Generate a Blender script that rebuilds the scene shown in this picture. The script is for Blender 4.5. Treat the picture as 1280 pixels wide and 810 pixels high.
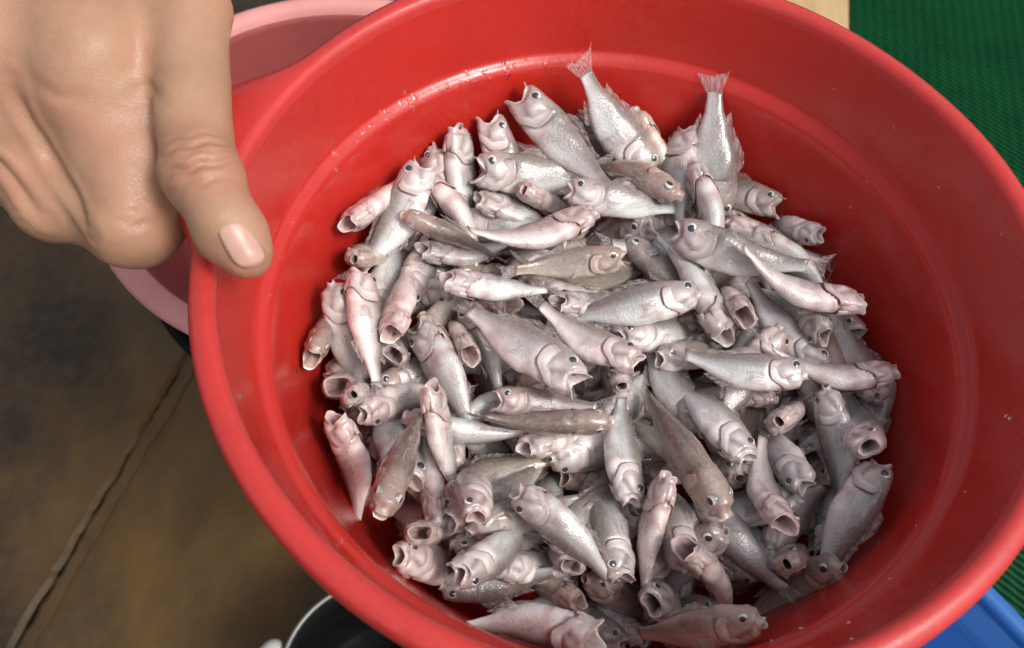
import bpy, bmesh, math, random
import numpy as np
from mathutils import Vector, Matrix

for o in list(bpy.data.objects):
    bpy.data.objects.remove(o)
scene = bpy.context.scene
COL = scene.collection
R = math.radians
ZR = 0.45            # height of the bowl's rim above the floor

# ------------------------------------------------------------------ camera
cam_d = bpy.data.cameras.new('camera')
cam = bpy.data.objects.new('camera', cam_d)
COL.objects.link(cam)
pitch, roll = 0.5362, 0.0814
c_, s_ = math.cos(pitch), math.sin(pitch)
right0, up0, fwd = Vector((1, 0, 0)), Vector((0, c_, s_)), Vector((0, s_, -c_))
rt = right0 * math.cos(roll) + up0 * math.sin(roll)
up = -right0 * math.sin(roll) + up0 * math.cos(roll)
cam.matrix_world = Matrix(((rt.x, up.x, -fwd.x, -0.0312), (rt.y, up.y, -fwd.y, -0.1457),
                           (rt.z, up.z, -fwd.z, ZR + 0.1967), (0, 0, 0, 1)))
cam_d.sensor_width = 36
cam_d.lens = 1100 / 1280 * 36
cam_d.clip_start = 0.01
cam_d.clip_end = 200
cam_d.dof.use_dof = True
cam_d.dof.focus_distance = 0.285
cam_d.dof.aperture_fstop = 18
scene.camera = cam

# ------------------------------------------------------------------ light
SUN_ELEV, SUN_AZ = 52, -30       # azimuth: direction the light comes from, degrees from +x
world = bpy.data.worlds.new('World')
scene.world = world
world.use_nodes = True
nt = world.node_tree
nt.nodes.clear()
sky = nt.nodes.new('ShaderNodeTexSky')
sky.sky_type = 'NISHITA'
sky.sun_disc = False
sky.sun_elevation = R(SUN_ELEV)
sky.sun_rotation = R(90 - SUN_AZ)
sky.air_density = 1.0
sky.dust_density = 4.0
hsv = nt.nodes.new('ShaderNodeHueSaturation')
hsv.inputs['Saturation'].default_value = 0.42
bg = nt.nodes.new('ShaderNodeBackground')
bg.inputs['Strength'].default_value = 0.125
wo = nt.nodes.new('ShaderNodeOutputWorld')
nt.links.new(sky.outputs[0], hsv.inputs['Color'])
nt.links.new(hsv.outputs[0], bg.inputs[0])
nt.links.new(bg.outputs[0], wo.inputs[0])
sun_d = bpy.data.lights.new('sun', 'SUN')
sun_d.energy = 1.35
sun_d.angle = R(15)
sun_d.color = (1.0, 0.97, 0.93)
sun = bpy.data.objects.new('sun', sun_d)
COL.objects.link(sun)
sd = Vector((math.cos(R(SUN_ELEV)) * math.cos(R(SUN_AZ)), math.cos(R(SUN_ELEV)) * math.sin(R(SUN_AZ)), math.sin(R(SUN_ELEV))))
sun.rotation_euler = sd.to_track_quat('Z', 'Y').to_euler()
sun.location = sd * 3
vs = scene.view_settings
vs.view_transform = 'Standard'
vs.look = 'None'
vs.exposure = 0.47
vs.gamma = 1
vs.use_curve_mapping = False

# ------------------------------------------------------------------ helpers
def tag(o, label=None, cat=None, group=None, kind=None):
    if label: o['label'] = label
    if cat: o['category'] = cat
    if group: o['group'] = group
    if kind: o['kind'] = kind
    return o

def empty(name, loc=(0, 0, 0)):
    o = bpy.data.objects.new(name, None)
    o.empty_display_size = 0.01
    o.location = loc
    COL.objects.link(o)
    return o

def mesh_from(name, verts, faces, mat, smooth=True):
    me = bpy.data.meshes.new(name)
    me.from_pydata([tuple(v) for v in verts], [], faces)
    me.materials.append(mat)
    if smooth:
        me.polygons.foreach_set('use_smooth', [True] * len(me.polygons))
    me.update()
    return me

def link(name, me, parent=None):
    o = bpy.data.objects.new(name, me)
    COL.objects.link(o)
    if parent: o.parent = parent
    return o

def recalc(me):
    bm = bmesh.new(); bm.from_mesh(me)
    bmesh.ops.recalc_face_normals(bm, faces=bm.faces)
    bm.to_mesh(me); bm.free()

class Mat:
    def __init__(self, name):
        self.m = bpy.data.materials.new(name)
        self.m.use_nodes = True
        self.nt = self.m.node_tree
        self.b = self.nt.nodes['Principled BSDF']
    def n(self, t, **kw):
        nd = self.nt.nodes.new(t)
        for k, v in kw.items():
            if k in nd.inputs: nd.inputs[k].default_value = v
            else: setattr(nd, k, v)
        return nd
    def l(self, a, b): self.nt.links.new(a, b)
    def s(self, **kw):
        for k, v in kw.items(): self.b.inputs[k.replace('_', ' ')].default_value = v
        return self
    def coord(self, which='Object', scale=None):
        tc = self.n('ShaderNodeTexCoord')
        if scale is None: return tc.outputs[which]
        mp = self.n('ShaderNodeMapping'); mp.inputs['Scale'].default_value = scale
        self.l(tc.outputs[which], mp.inputs[0]); return mp.outputs[0]
    def noise(self, vec, scale, detail=4, rough=.55, lo=None, hi=None):
        t = self.n('ShaderNodeTexNoise'); t.inputs['Scale'].default_value = scale
        t.inputs['Detail'].default_value = detail; t.inputs['Roughness'].default_value = rough
        self.l(vec, t.inputs['Vector'])
        if lo is None: return t.outputs['Fac']
        return self.ramp(t.outputs['Fac'], [(lo, (0, 0, 0, 1)), (hi, (1, 1, 1, 1))])
    def ramp(self, fac, stops):
        r = self.n('ShaderNodeValToRGB'); e = r.color_ramp.elements
        while len(e) < len(stops): e.new(0.5)
        for i, (p, c) in enumerate(stops):
            e[i].position = p; e[i].color = c if len(c) == 4 else (*c, 1)
        self.l(fac, r.inputs[0]); return r.outputs[0]
    def mix(self, fac, a, b, mode='MIX'):
        x = self.n('ShaderNodeMix', data_type='RGBA', blend_type=mode)
        for inp, v in ((x.inputs[0], fac), (x.inputs[6], a), (x.inputs[7], b)):
            if isinstance(v, (int, float)): inp.default_value = v
            elif isinstance(v, tuple): inp.default_value = v if len(v) == 4 else (*v, 1)
            else: self.l(v, inp)
        return x.outputs[2]
    def math(self, op, a, b):
        x = self.n('ShaderNodeMath', operation=op)
        for inp, v in ((x.inputs[0], a), (x.inputs[1], b)):
            if isinstance(v, (int, float)): inp.default_value = v
            else: self.l(v, inp)
        return x.outputs[0]
    def bump(self, h, strength, dist):
        b = self.n('ShaderNodeBump'); b.inputs['Strength'].default_value = strength
        b.inputs['Distance'].default_value = dist
        self.l(h, b.inputs['Height']); self.l(b.outputs[0], self.b.inputs['Normal']); return b

# ------------------------------------------------------------------ materials
def plastic(name, base, rough=.32, wear=.25, wearcol=None, scale=60, sss=0.0):
    m = Mat(name)
    v = m.coord('Object')
    big = m.noise(v, scale * .25, 4, .6, .35, .7)
    fine = m.noise(v, scale * 6, 5, .65, .45, .75)
    w = m.math('MULTIPLY', m.math('MULTIPLY', big, fine), wear)
    wc = wearcol or tuple(min(1, c * .6 + .25) for c in base)
    dark = tuple(c * .86 for c in base)
    base_n = m.mix(big, base, dark)
    m.l(m.mix(w, base_n, wc), m.b.inputs['Base Color'])
    sv = m.coord('Object', (1, 1, .15))
    rr = m.n('ShaderNodeMapRange'); m.l(m.noise(v, scale * 1.7, 5, .7), rr.inputs[0])
    rr.inputs['From Min'].default_value = .3; rr.inputs['From Max'].default_value = .7
    rr.inputs['To Min'].default_value = rough * .75; rr.inputs['To Max'].default_value = rough * 1.5
    m.l(rr.outputs[0], m.b.inputs['Roughness'])
    h = m.noise(v, scale * 12, 3, .6)
    m.bump(h, .12, .0006)
    if sss:
        m.s(Subsurface_Weight=sss, Subsurface_Scale=.004)
        m.b.inputs['Subsurface Radius'].default_value = (1, .25, .2)
    return m.m

M = {}
M['red'] = plastic('red_plastic', (.50, .024, .016), .21, .10, (.72, .22, .2))
M['red_rim'] = plastic('red_rim_plastic', (.54, .036, .030), .32, .12, (.75, .28, .26), 90)
M['pink'] = plastic('pink_plastic_shaded', (.27, .045, .040), .6, .1)  # basin wall: the shade inside the basin is painted into this deep pink
M['pink_lit'] = plastic('pink_plastic_lit', (.74, .31, .28), .55, .1)  # same basin plastic for the rim, its lit tone painted into the colour
M['black'] = plastic('black_plastic', (.006, .006, .006), .6, .05, (.05, .05, .05))
M['black'].node_tree.nodes['Principled BSDF'].inputs['Specular IOR Level'].default_value = .12
M['blue'] = plastic('blue_plastic', (.018, .13, .43), .4, .15)
M['white'] = plastic('white_plastic', (.55, .55, .48), .5, .2)
def _metal():
    m = Mat('dull_metal'); m.s(Base_Color=(.22, .22, .20, 1), Metallic=.5, Roughness=.4); return m.m
M['metal'] = _metal()

def _board():
    m = Mat('pale_wood'); v = m.coord('Object', (40, 3, 3))
    m.l(m.ramp(m.noise(v, 4, 5), [(.3, (.42, .27, .12)), (.7, (.56, .38, .19))]), m.b.inputs['Base Color'])
    m.s(Roughness=.6); return m.m
M['board'] = _board()

def _mat():
    m = Mat('green_mesh'); v = m.coord('Object')
    c = m.mix(m.noise(v, 9, 4, .6, .35, .7), (.003, .072, .022), (.006, .115, .035))
    m.l(m.mix(m.math('MULTIPLY', m.noise(v, 300, 3, .6, .5, .75), .35), c, (.002, .02, .01)), m.b.inputs['Base Color'])
    m.s(Roughness=.8); m.b.inputs['Specular IOR Level'].default_value = .15; return m.m
M['green'] = _mat()
def _matb():
    m = Mat('mat_backing'); m.l(m.mix(m.noise(m.coord('Object'), 40), (.001, .012, .005), (.002, .025, .010)), m.b.inputs['Base Color']); m.s(Roughness=.9); return m.m
M['dark_green'] = _matb()

def _floor():
    m = Mat('stained_concrete'); v = m.coord('Object')
    a = m.noise(v, 7, 6, .65, .3, .7)
    c = m.mix(a, (.010, .0055, .0020), (.027, .0155, .0062))
    rust = m.noise(v, 3.1, 5, .6, .47, .66)
    sv = m.coord('Object', (11, 5, 4))
    st = m.noise(sv, 1.2, 5, .65, .35, .7)
    c = m.mix(m.math('MULTIPLY', rust, m.math('MULTIPLY', st, .9)), c, (.16, .085, .020))
    # one rust stain where water has run
    vd = m.n('ShaderNodeVectorMath', operation='DISTANCE'); m.l(m.coord('Object', (1.3, .75, 1)), vd.inputs[0]); vd.inputs[1].default_value = (-.31, .03, 0)
    st2 = m.ramp(m.math('ADD', vd.outputs['Value'], m.math('MULTIPLY', m.noise(v, 12, 5, .65), .16)), [(.15, (1, 1, 1)), (.27, (0, 0, 0))])
    c = m.mix(m.math('MULTIPLY', st2, m.math('MULTIPLY', m.math('ADD', st, .45), .75)), c, (.130, .066, .014))
    c = m.mix(m.math('MULTIPLY', m.noise(v, 90, 6, .7, .45, .8), .6), c, (.075, .05, .026))
    m.l(c, m.b.inputs['Base Color'])
    rr = m.ramp(m.noise(v, 11, 5), [(.35, (.30,) * 3), (.65, (.65,) * 3)])
    m.l(rr, m.b.inputs['Roughness'])
    m.bump(m.noise(v, 90, 7, .7), .5, .003); m.b.inputs['Specular IOR Level'].default_value = .35
    return m.m
M['floor'] = _floor()

# ------------------------------------------------------------------ floor and background
FZ = 0.0
floor = link('floor', mesh_from('floor', [(-4, -4, -.02), (4, -4, -.02), (4, 4, -.02), (-4, 4, -.02)], [(0, 1, 2, 3)], M['floor']))
tag(floor, kind='structure')
rnd = random.Random(3)
# the crack runs from (-.30,.157) to (-.352,-.046); it goes on both ways
ca, cb = Vector((-.3008, .1565)), Vector((-.3516, -.0461))
cd = (cb - ca).normalized(); cn = Vector((cd.y, -cd.x))     # cn points to -x side
if cn.x > 0: cn = -cn
def crack_line(off, amp, seed):
    r = random.Random(seed); out = []; t = -2.6; w = 0
    while t < 2.4:
        near = -.25 < t < .45
        step = .006 if near else .08
        w = w * .55 + r.uniform(-amp, amp)
        q = ca + cd * t + cn * (off + w)
        out.append((q.x, q.y)); t += step
    return out
def slab(name, line, other, z, edge_drop=.003):
    # top sheet between two polylines with a skirt down
    vs_, fs = [], []
    n1 = len(line)
    for (x, y) in line: vs_.append((x, y, z - edge_drop))
    for (x, y), (x2, y2) in zip(line, other):
        d = Vector((x2 - x, y2 - y)); L_ = d.length; d = d / max(L_, 1e-6) * min(.004, L_ * .3)
        vs_.append((x + d.x, y + d.y, z))
    for (x, y) in other: vs_.append((x, y, z))
    for (x, y) in line: vs_.append((x, y, z - .03))
    for (x, y) in other: vs_.append((x, y, z - .03))
    for i in range(n1 - 1):
        fs += [(i, i + 1, n1 + i + 1, n1 + i), (n1 + i, n1 + i + 1, 2 * n1 + i + 1, 2 * n1 + i),
               (3 * n1 + i, 3 * n1 + i + 1, i + 1, i), (2 * n1 + i, 2 * n1 + i + 1, 4 * n1 + i + 1, 4 * n1 + i)]
    me = mesh_from(name, vs_, fs, M['floor'], False); recalc(me)
    return link(name, me, floor)
lA = crack_line(.0016, .0013, 1)
lB = crack_line(-.0010, .0013, 2)
lC = crack_line(-.013, .0012, 5)
lD = crack_line(-.0130, .0012, 5)
farL = [(x + cn.x * 3, y + cn.y * 3) for x, y in lA]
farR = [(x - cn.x * 3, y - cn.y * 3) for x, y in lD]
slab('slab', lA, farL, FZ + .001)
slab('slab', lB, lC, FZ + .004)
slab('slab', lD, farR, FZ + .0028, 0.0)

# the green ribbed mat
e_y = Vector((.1255, .9921)); e_x = Vector((.9921, -.1255))
corner = Vector((.3134, .6947)) - e_y * 1.25
mat = empty('ribbed_mat', (corner.x, corner.y, FZ + .002))
mat.rotation_euler.z = math.atan2(e_x.y, e_x.x)
tag(mat, 'dark green ribbed mesh mat spread on the floor behind the red bowl', 'mat')
MW, ML = .62, 1.75
link('backing', mesh_from('backing', [(0, 0, 0), (MW, 0, 0), (MW, ML, 0), (0, ML, 0), (0, 0, .004), (MW, 0, .004), (MW, ML, .004), (0, ML, .004)],
     [(4, 5, 6, 7), (0, 1, 5, 4), (1, 2, 6, 5), (2, 3, 7, 6), (3, 0, 4, 7)], M['dark_green'], False), mat)
rd = Vector((.7727, -.6348)); rd = Vector((rd.dot(e_x), rd.dot(e_y))).normalized(); rn = Vector((-rd.y, rd.x))
vs_, fs = [], []
k = 0
P0 = Vector((0, 0))
sp = .0056
for i in range(-60, 420):
    o0 = rn * (i * sp)
    # clip the rib line to the mat rectangle
    t0, t1 = -9, 9
    for ax, lim in ((0, MW), (1, ML)):
        if abs(rd[ax]) < 1e-6: continue
        a, b = (.001 - o0[ax]) / rd[ax], (lim - .001 - o0[ax]) / rd[ax]
        t0, t1 = max(t0, min(a, b)), min(t1, max(a, b))
    if t1 - t0 < .02: continue
    # only the part of the mat the picture can show needs fine relief
    ns = int((t1 - t0) / .0032)
    base = len(vs_)
    for j in range(ns + 1):
        t = t0 + (t1 - t0) * j / ns
        ph = 1 if (j // 2) % 2 else 0
        h = .0032 + (.0007 if ph else 0) + rnd.uniform(-.0002, .0002)
        w = .00125 + (.0002 if ph else 0)
        q = o0 + rd * t
        for s2, hh in ((-1, 0), (-.55, .8), (.55, .8), (1, 0)):
            p = q + rn * (w * s2)
            vs_.append((min(MW - .0005, max(.0005, p.x)), min(ML - .0005, max(.0005, p.y)), .0038 + h * hh))
    for j in range(ns):
        for s2 in range(3):
            a = base + j * 4 + s2
            fs.append((a, a + 1, a + 5, a + 4))
ribs = link('ribs', mesh_from('ribs', vs_, fs, M['green'], False), mat)
tag(ribs, kind='stuff')

# pale board lying against the mat's edge
bd = empty('wooden_board', (0, 0, 0))
tag(bd, 'pale tan wooden board on the floor beside the green mat, at the top edge', 'board')
q0 = Vector((.3134, .6947)) - e_x * .004 - e_y * .12
def boxmesh(name, corners, z0, z1, mat_, bev=.002):
    bm = bmesh.new()
    lo = [bm.verts.new((x, y, z0)) for x, y in corners]; hi = [bm.verts.new((x, y, z1)) for x, y in corners]
    n_ = len(corners)
    bm.faces.new(hi); bm.faces.new(lo[::-1])
    for i in range(n_): bm.faces.new((lo[i], lo[(i + 1) % n_], hi[(i + 1) % n_], hi[i]))
    bmesh.ops.recalc_face_normals(bm, faces=bm.faces)
    if bev: bmesh.ops.bevel(bm, geom=bm.edges[:], offset=bev, segments=2, affect='EDGES')
    me = bpy.data.meshes.new(name); bm.to_mesh(me); bm.free(); me.materials.append(mat_); return me
pw = .075
for i in range(3):
    a = q0 - e_x * (pw * i + .002 * i)
    cs = [a, a + e_y * .9, a + e_y * .9 - e_x * pw, a - e_x * pw]
    link('plank', boxmesh('plank', [(c.x, c.y) for c in cs], FZ + .001, FZ + .017, M['board']), bd)

# ------------------------------------------------------------------ lathe things
def lathe(name, prof, mat_, n=128, parent=None, bump_r=None, close=False):
    """prof: list of (r,z). bump_r(theta, i) -> extra radius."""
    vs_, fs = [], []
    for i, (r, z) in enumerate(prof):
        for j in range(n):
            t = 2 * math.pi * j / n
            dr, dz = bump_r(t, i) if bump_r else (0, 0)
            vs_.append(((r + dr) * math.cos(t), (r + dr) * math.sin(t), z + dz))
    m_ = len(prof)
    for i in range(m_ - 1 + (1 if close else 0)):
        for j in range(n):
            a, b = i * n + j, i * n + (j + 1) % n
            i2 = (i + 1) % m_
            fs.append((a, b, i2 * n + (j + 1) % n, i2 * n + j))
    if not close:
        if prof[-1][0] < 1e-3 or prof[-1][0] > 0:
            pass
    return link(name, mesh_from(name, vs_, fs, mat_), parent)

def smooth_prof(pts, it=2):
    for _ in range(it):
        out = [pts[0]]
        for a, b in zip(pts, pts[1:]):
            out += [(a[0] * .75 + b[0] * .25, a[1] * .75 + b[1] * .25), (a[0] * .25 + b[0] * .75, a[1] * .25 + b[1] * .75)]
        out.append(pts[-1]); pts = out
    return pts

# black bucket with the pink basin standing on it
BX, BY = -.130, .150
bk = empty('black_bucket', (BX, BY, FZ + .002))
tag(bk, 'black bucket on the floor under the pink basin', 'bucket')
lathe('bucket_wall', smooth_prof([(.001, 0), (.09, 0), (.100, .005), (.108, .235), (.111, .238), (.111, .243), (.105, .243), (.102, .235), (.093, .012), (.001, .010)], 1), M['black'], 64, bk)
pk = empty('pink_basin', (BX, BY, FZ + .245))
pk.scale = (.83, .83, .85)
tag(pk, 'pale pink plastic basin below the hand and the red bowl', 'basin')
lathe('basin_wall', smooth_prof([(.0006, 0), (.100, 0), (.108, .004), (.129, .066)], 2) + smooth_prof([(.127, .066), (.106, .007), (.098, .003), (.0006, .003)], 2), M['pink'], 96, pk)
rm_ = lathe('rim', smooth_prof([(.1285, .064), (.137, .061), (.1425, .064), (.142, .070), (.136, .0735), (.1295, .0715), (.1272, .065)], 1), M['pink_lit'], 96, pk)
rm_['label'] = 'rim of the pale pink basin, painted in its lit tone'

# black pot with a pale metal rim at the bottom
pot = empty('cooking_pot', (-.095, -.065, FZ + .002))
tag(pot, 'black pot with thin pale metal rim below the lower left of the red bowl', 'pot')
lathe('pot_wall', smooth_prof([(.0006, 0), (.044, 0), (.052, .008), (.0545, .095), (.0525, .095), (.050, .012), (.042, .006), (.0006, .006)], 1), M['black'], 64, pot)
lathe('rim', [(.0530, .0952), (.0530, .0966), (.0544, .0975), (.0556, .0966), (.0556, .0948), (.0547, .0942)], M['metal'], 64, pot)
def capsule(name, a, b, r, mat_, parent, n=12):
    a, b = Vector(a), Vector(b); ax = (b - a).normalized(); u = ax.orthogonal().normalized(); v = ax.cross(u)
    vs_, fs = [], []
    rings = []
    for k in range(1, 5): rings.append((a - ax * (r * math.cos(k * math.pi / 8)), r * math.sin(k * math.pi / 8)))
    for k in range(4, 0, -1): rings.append((b + ax * (r * math.cos(k * math.pi / 8)), r * math.sin(k * math.pi / 8)))
    for c, rr in rings:
        for j in range(n):
            t = 2 * math.pi * j / n; vs_.append(c + u * (rr * math.cos(t)) + v * (rr * math.sin(t)))
    for i in range(len(rings) - 1):
        for j in range(n): fs.append((i * n + j, i * n + (j + 1) % n, (i + 1) * n + (j + 1) % n, (i + 1) * n + j))
    fs.append(tuple(range(n))[::-1]); fs.append(tuple(range((len(rings) - 1) * n, len(rings) * n)))
    me = mesh_from(name, vs_, fs, mat_); recalc(me); return link(name, me, parent)
capsule('grip', (-.062, .010, .088), (-.073, -.004, .088), .0075, M['white'], pot)
capsule('bail_lug', (.013, .035, .098), (.012, .026, .104), .0022, M['metal'], pot)

# blue tub on the lower right
te = Vector((.643, -.766)); tn = Vector((-.766, -.643))
c0 = Vector((.2269, -.0118)) - te * .075
tub = empty('blue_tub', (c0.x, c0.y, FZ + .009))
tub.rotation_euler.z = math.atan2(te.y, te.x)
tag(tub, 'blue plastic tub standing under the lower right of the red bowl', 'tub')
TLn, TWd, TH = .34, .17, .19
def rrect(x0, x1, y0, y1, r, n=6):
    out = []
    for cx, cy, a0 in ((x1 - r, y1 - r, 0), (x0 + r, y1 - r, 90), (x0 + r, y0 + r, 180), (x1 - r, y0 + r, 270)):
        for k in range(n + 1):
            a = R(a0 + 90 * k / n); out.append((cx + r * math.cos(a), cy + r * math.sin(a)))
    return out
# local: x along the edge, y towards +y = left of edge => tub lies at -y
sgn = -1
def ring(inset, z, rad=.03):
    return [(x, y, z) for x, y in rrect(inset, TLn - inset, -TWd + inset, -inset, max(.006, rad - inset))]
def loft(name, rings_, mat_, parent, cap_first=False, cap_last=False):
    n_ = len(rings_[0]); vs_ = [v for r_ in rings_ for v in r_]; fs = []
    for i in range(len(rings_) - 1):
        for j in range(n_): fs.append((i * n_ + j, i * n_ + (j + 1) % n_, (i + 1) * n_ + (j + 1) % n_, (i + 1) * n_ + j))
    if cap_first: fs.append(tuple(range(n_)))
    if cap_last: fs.append(tuple(range((len(rings_) - 1) * n_, len(rings_) * n_)))
    me = mesh_from(name, vs_, fs, mat_); recalc(me)
    return link(name, me, parent)
o = loft('tub_wall', [ring(.03, 0), ring(.012, TH - .03), ring(.007, TH - .008), ring(.0095, TH - .008), ring(.015, TH - .03), ring(.0185, TH - .032), ring(.033, .004)], M['blue'], tub, True, True)
o = loft('rim', [ring(.0065, TH - .010), ring(.0, TH - .010), ring(-.0005, TH - .004), ring(.0015, TH), ring(.008, TH), ring(.0098, TH - .003), ring(.0098, TH - .007)], M['blue'], tub)

# ------------------------------------------------------------------ the red bowl
bowl = empty('red_bowl', (0, 0, ZR))
tag(bowl, 'red plastic bowl full of small fish, held by the hand', 'bowl')
inner = [(.1126, -.003), (.1106, -.016), (.1089, -.0262), (.1085, -.0288), (.1078, -.0302), (.1060, -.0312), (.1046, -.0328), (.1038, -.0352), (.1024, -.042), (.0990, -.056), (.0950, -.074), (.0915, -.089), (.088, -.0945), (.082, -.097), (.06, -.0975), (.0005, -.098)]
outer = [(.0005, -.1005), (.06, -.100), (.083, -.0995), (.090, -.0965), (.0938, -.090), (.0972, -.074), (.1012, -.056), (.1056, -.037), (.1078, -.034), (.110, -.031), (.1110, -.0262), (.1130, -.014), (.1143, -.004)]
lathe('bowl_wall', smooth_prof(inner, 1) + smooth_prof(outer, 1), M['red'], 192, bowl)
EAR0, EARW, EARE = R(168), R(20), .023
rimp = [(.1126, -.0032), (.1128, -.0008), (.1136, .0009), (.1150, .0016), (.1172, .0014), (.1190, .0006), (.1199, -.0012), (.1202, -.0040), (.1200, -.0080), (.1191, -.0082), (.1188, -.0045), (.1178, -.0022), (.1160, -.0016), (.1144, -.0034)]
def ear(t, i):
    d = abs((t - EAR0 + math.pi) % (2 * math.pi) - math.pi)
    e = .5 * (1 + math.cos(math.pi * d / EARW)) * EARE if d < EARW else 0
    k = [0, 0, 0, .05, .5, .92, 1, 1, 1, 1, 1, .9, .4, 0][i]
    warp = .0006 * math.sin(3 * t + 1) + .0003 * math.sin(7 * t)
    return e * k, (-.10 * e * k) + warp * min(1, k + .3)
lathe('rim', rimp, M['red_rim'], 288, bowl, ear)

# water drops and loose scales clinging to the inside of the wall
def _water():
    m = Mat('water'); m.s(Base_Color=(1, 1, 1, 1), Roughness=.02, IOR=1.33, Transmission_Weight=1.0); return m.m
rw = random.Random(8); vs_, fs = [], []
pr_ = smooth_prof(inner, 1)
for k in range(95):
    if k < 42: az = R(rw.gauss(128, 16)); zz = rw.choice((-.0305, -.0315, -.033)) + rw.gauss(0, .0008); sz = rw.uniform(.0004, .0011)
    else: az = R(rw.uniform(0, 360)); zz = rw.uniform(-.056, -.006); sz = rw.uniform(.0003, .0008)
    rad = float(np.interp(-zz, [-p_[1] for p_ in pr_], [p_[0] for p_ in pr_]))
    slope = (float(np.interp(-zz + .002, [-p_[1] for p_ in pr_], [p_[0] for p_ in pr_])) - rad) / .002
    n = Vector((-1, 0, -slope)).normalized(); tz = Vector((-n.z, 0, n.x)); ty = Vector((0, 1, 0))
    rotm = Matrix.Rotation(az, 3, 'Z'); base = len(vs_); st_ = rw.uniform(1, 1.7)
    for i in range(4):
        a = R(90 - 30 * i)
        for j in range(8):
            t = 2 * math.pi * j / 8
            q = Vector((rad, 0, zz)) + (tz * (math.cos(t) * st_) + ty * math.sin(t)) * (sz * math.sin(a) + 1e-6) + n * (sz * .5 * math.cos(a))
            vs_.append(rotm @ q)
    for i in range(3):
        for j in range(8): fs.append((base + i * 8 + j, base + i * 8 + (j + 1) % 8, base + (i + 1) * 8 + (j + 1) % 8, base + (i + 1) * 8 + j))
wme = mesh_from('water_drops', vs_, fs, _water()); recalc(wme)
tag(link('water_drops', wme, bowl), kind='stuff')

# ------------------------------------------------------------------ the hand
J = {
    'tC': (-0.1524, 0.1003, 0.0400, 0.0140),
    'tM': (-0.1304, 0.0513, 0.0260, 0.0112),
    'tI': (-0.1153, -0.0007, 0.0165, 0.0095),
    'tP': (-0.1059, -0.0139, 0.0115, 0.0087),
    'tT': (-0.1006, -0.0201, 0.0092, 0.0070),
    'wr': (-0.2611, 0.2210, 0.0300, 0.0270),
    'fa': (-0.4560, 0.5519, 0.0300, 0.0300),
    'iM': (-0.1525, 0.0323, 0.0220, 0.0155),
    'iP': (-0.1388, -0.0027, -0.0045, 0.0115),
    'iD': (-0.1426, 0.0232, -0.0300, 0.0096),
    'iT': (-0.1380, 0.0492, -0.0340, 0.0082),
    'mM': (-0.1819, 0.0329, 0.0240, 0.0145),
    'mP': (-0.1655, 0.0060, -0.0080, 0.0102),
    'mD': (-0.1687, 0.0303, -0.0360, 0.0088),
    'mT': (-0.1611, 0.0577, -0.0380, 0.0078),
    'rM': (-0.2080, 0.0376, 0.0200, 0.0135),
    'rP': (-0.1892, 0.0199, -0.0120, 0.0098),
    'rD': (-0.1900, 0.0384, -0.0360, 0.0084),
    'rT': (-0.1875, 0.0681, -0.0400, 0.0074),
    'pM': (-0.2334, 0.0456, 0.0120, 0.0115),
    'pP': (-0.2149, 0.0367, -0.0180, 0.0086),
    'pD': (-0.2125, 0.0520, -0.0360, 0.0074),
    'pT': (-0.2120, 0.0812, -0.0400, 0.0066),
    'w1': (-0.1490, 0.0755, 0.0260, 0.0130),
    'w2': (-0.1408, 0.0365, 0.0120, 0.0105),
    'w3': (-0.1339, 0.0127, 0.0040, 0.0090),
}

def _seg(P, a, b):
    a4, b4 = np.array(J[a]), np.array(J[b])
    A, B = a4[:3], b4[:3]; d = B - A
    t = np.clip(((P - A) @ d) / (d @ d), 0, 1)
    return np.sqrt(((P - A - t[..., None] * d) ** 2).sum(-1)) - (a4[3] + (b4[3] - a4[3]) * t)
def _smin(a, b, k):
    h = np.maximum(k - np.abs(a - b), 0) / k
    return np.minimum(a, b) - h * h * k * .25
def hand_sdf(P):
    palm = _smin(_seg(P, 'wr', 'iM'), _seg(P, 'wr', 'fa'), .02)
    for m_ in ('mM', 'rM', 'pM'): palm = _smin(palm, _seg(P, 'wr', m_), .012)
    palm = _smin(palm, _seg(P, 'iM', 'mM') + .0015, .010)
    palm = _smin(palm, _seg(P, 'mM', 'rM') + .0015, .010)
    palm = _smin(palm, _seg(P, 'w1', 'w2'), .012)
    palm = _smin(palm, _seg(P, 'w2', 'w3'), .010)
    fing = None
    for c in 'imrp':
        fd = _smin(_smin(_seg(P, c + 'M', c + 'P'), _seg(P, c + 'P', c + 'D'), .004), _seg(P, c + 'D', c + 'T'), .003)
        fing = fd if fing is None else _smin(fing, fd, .011)
    for a_, b_ in (('iP', 'mP'), ('mP', 'rP'), ('rP', 'pP')): fing = _smin(fing, _seg(P, a_, b_) + .0015, .009)
    hd = _smin(palm, fing, .012)
    th = _smin(_smin(_seg(P, 'tC', 'tM'), _seg(P, 'tM', 'tI'), .006), _seg(P, 'tI', 'tP'), .004)
    th = _smin(th, _seg(P, 'tP', 'tT'), .004)
    kv = np.clip((P[..., 1] - .012) / .05, 0, 1) * .012 + .0016
    d = _smin(hd, th, kv)
    return np.maximum(d, (P[..., 1] * .77 - P[..., 0] * .64) - .335)      # the forearm ends just past the wrist
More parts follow.
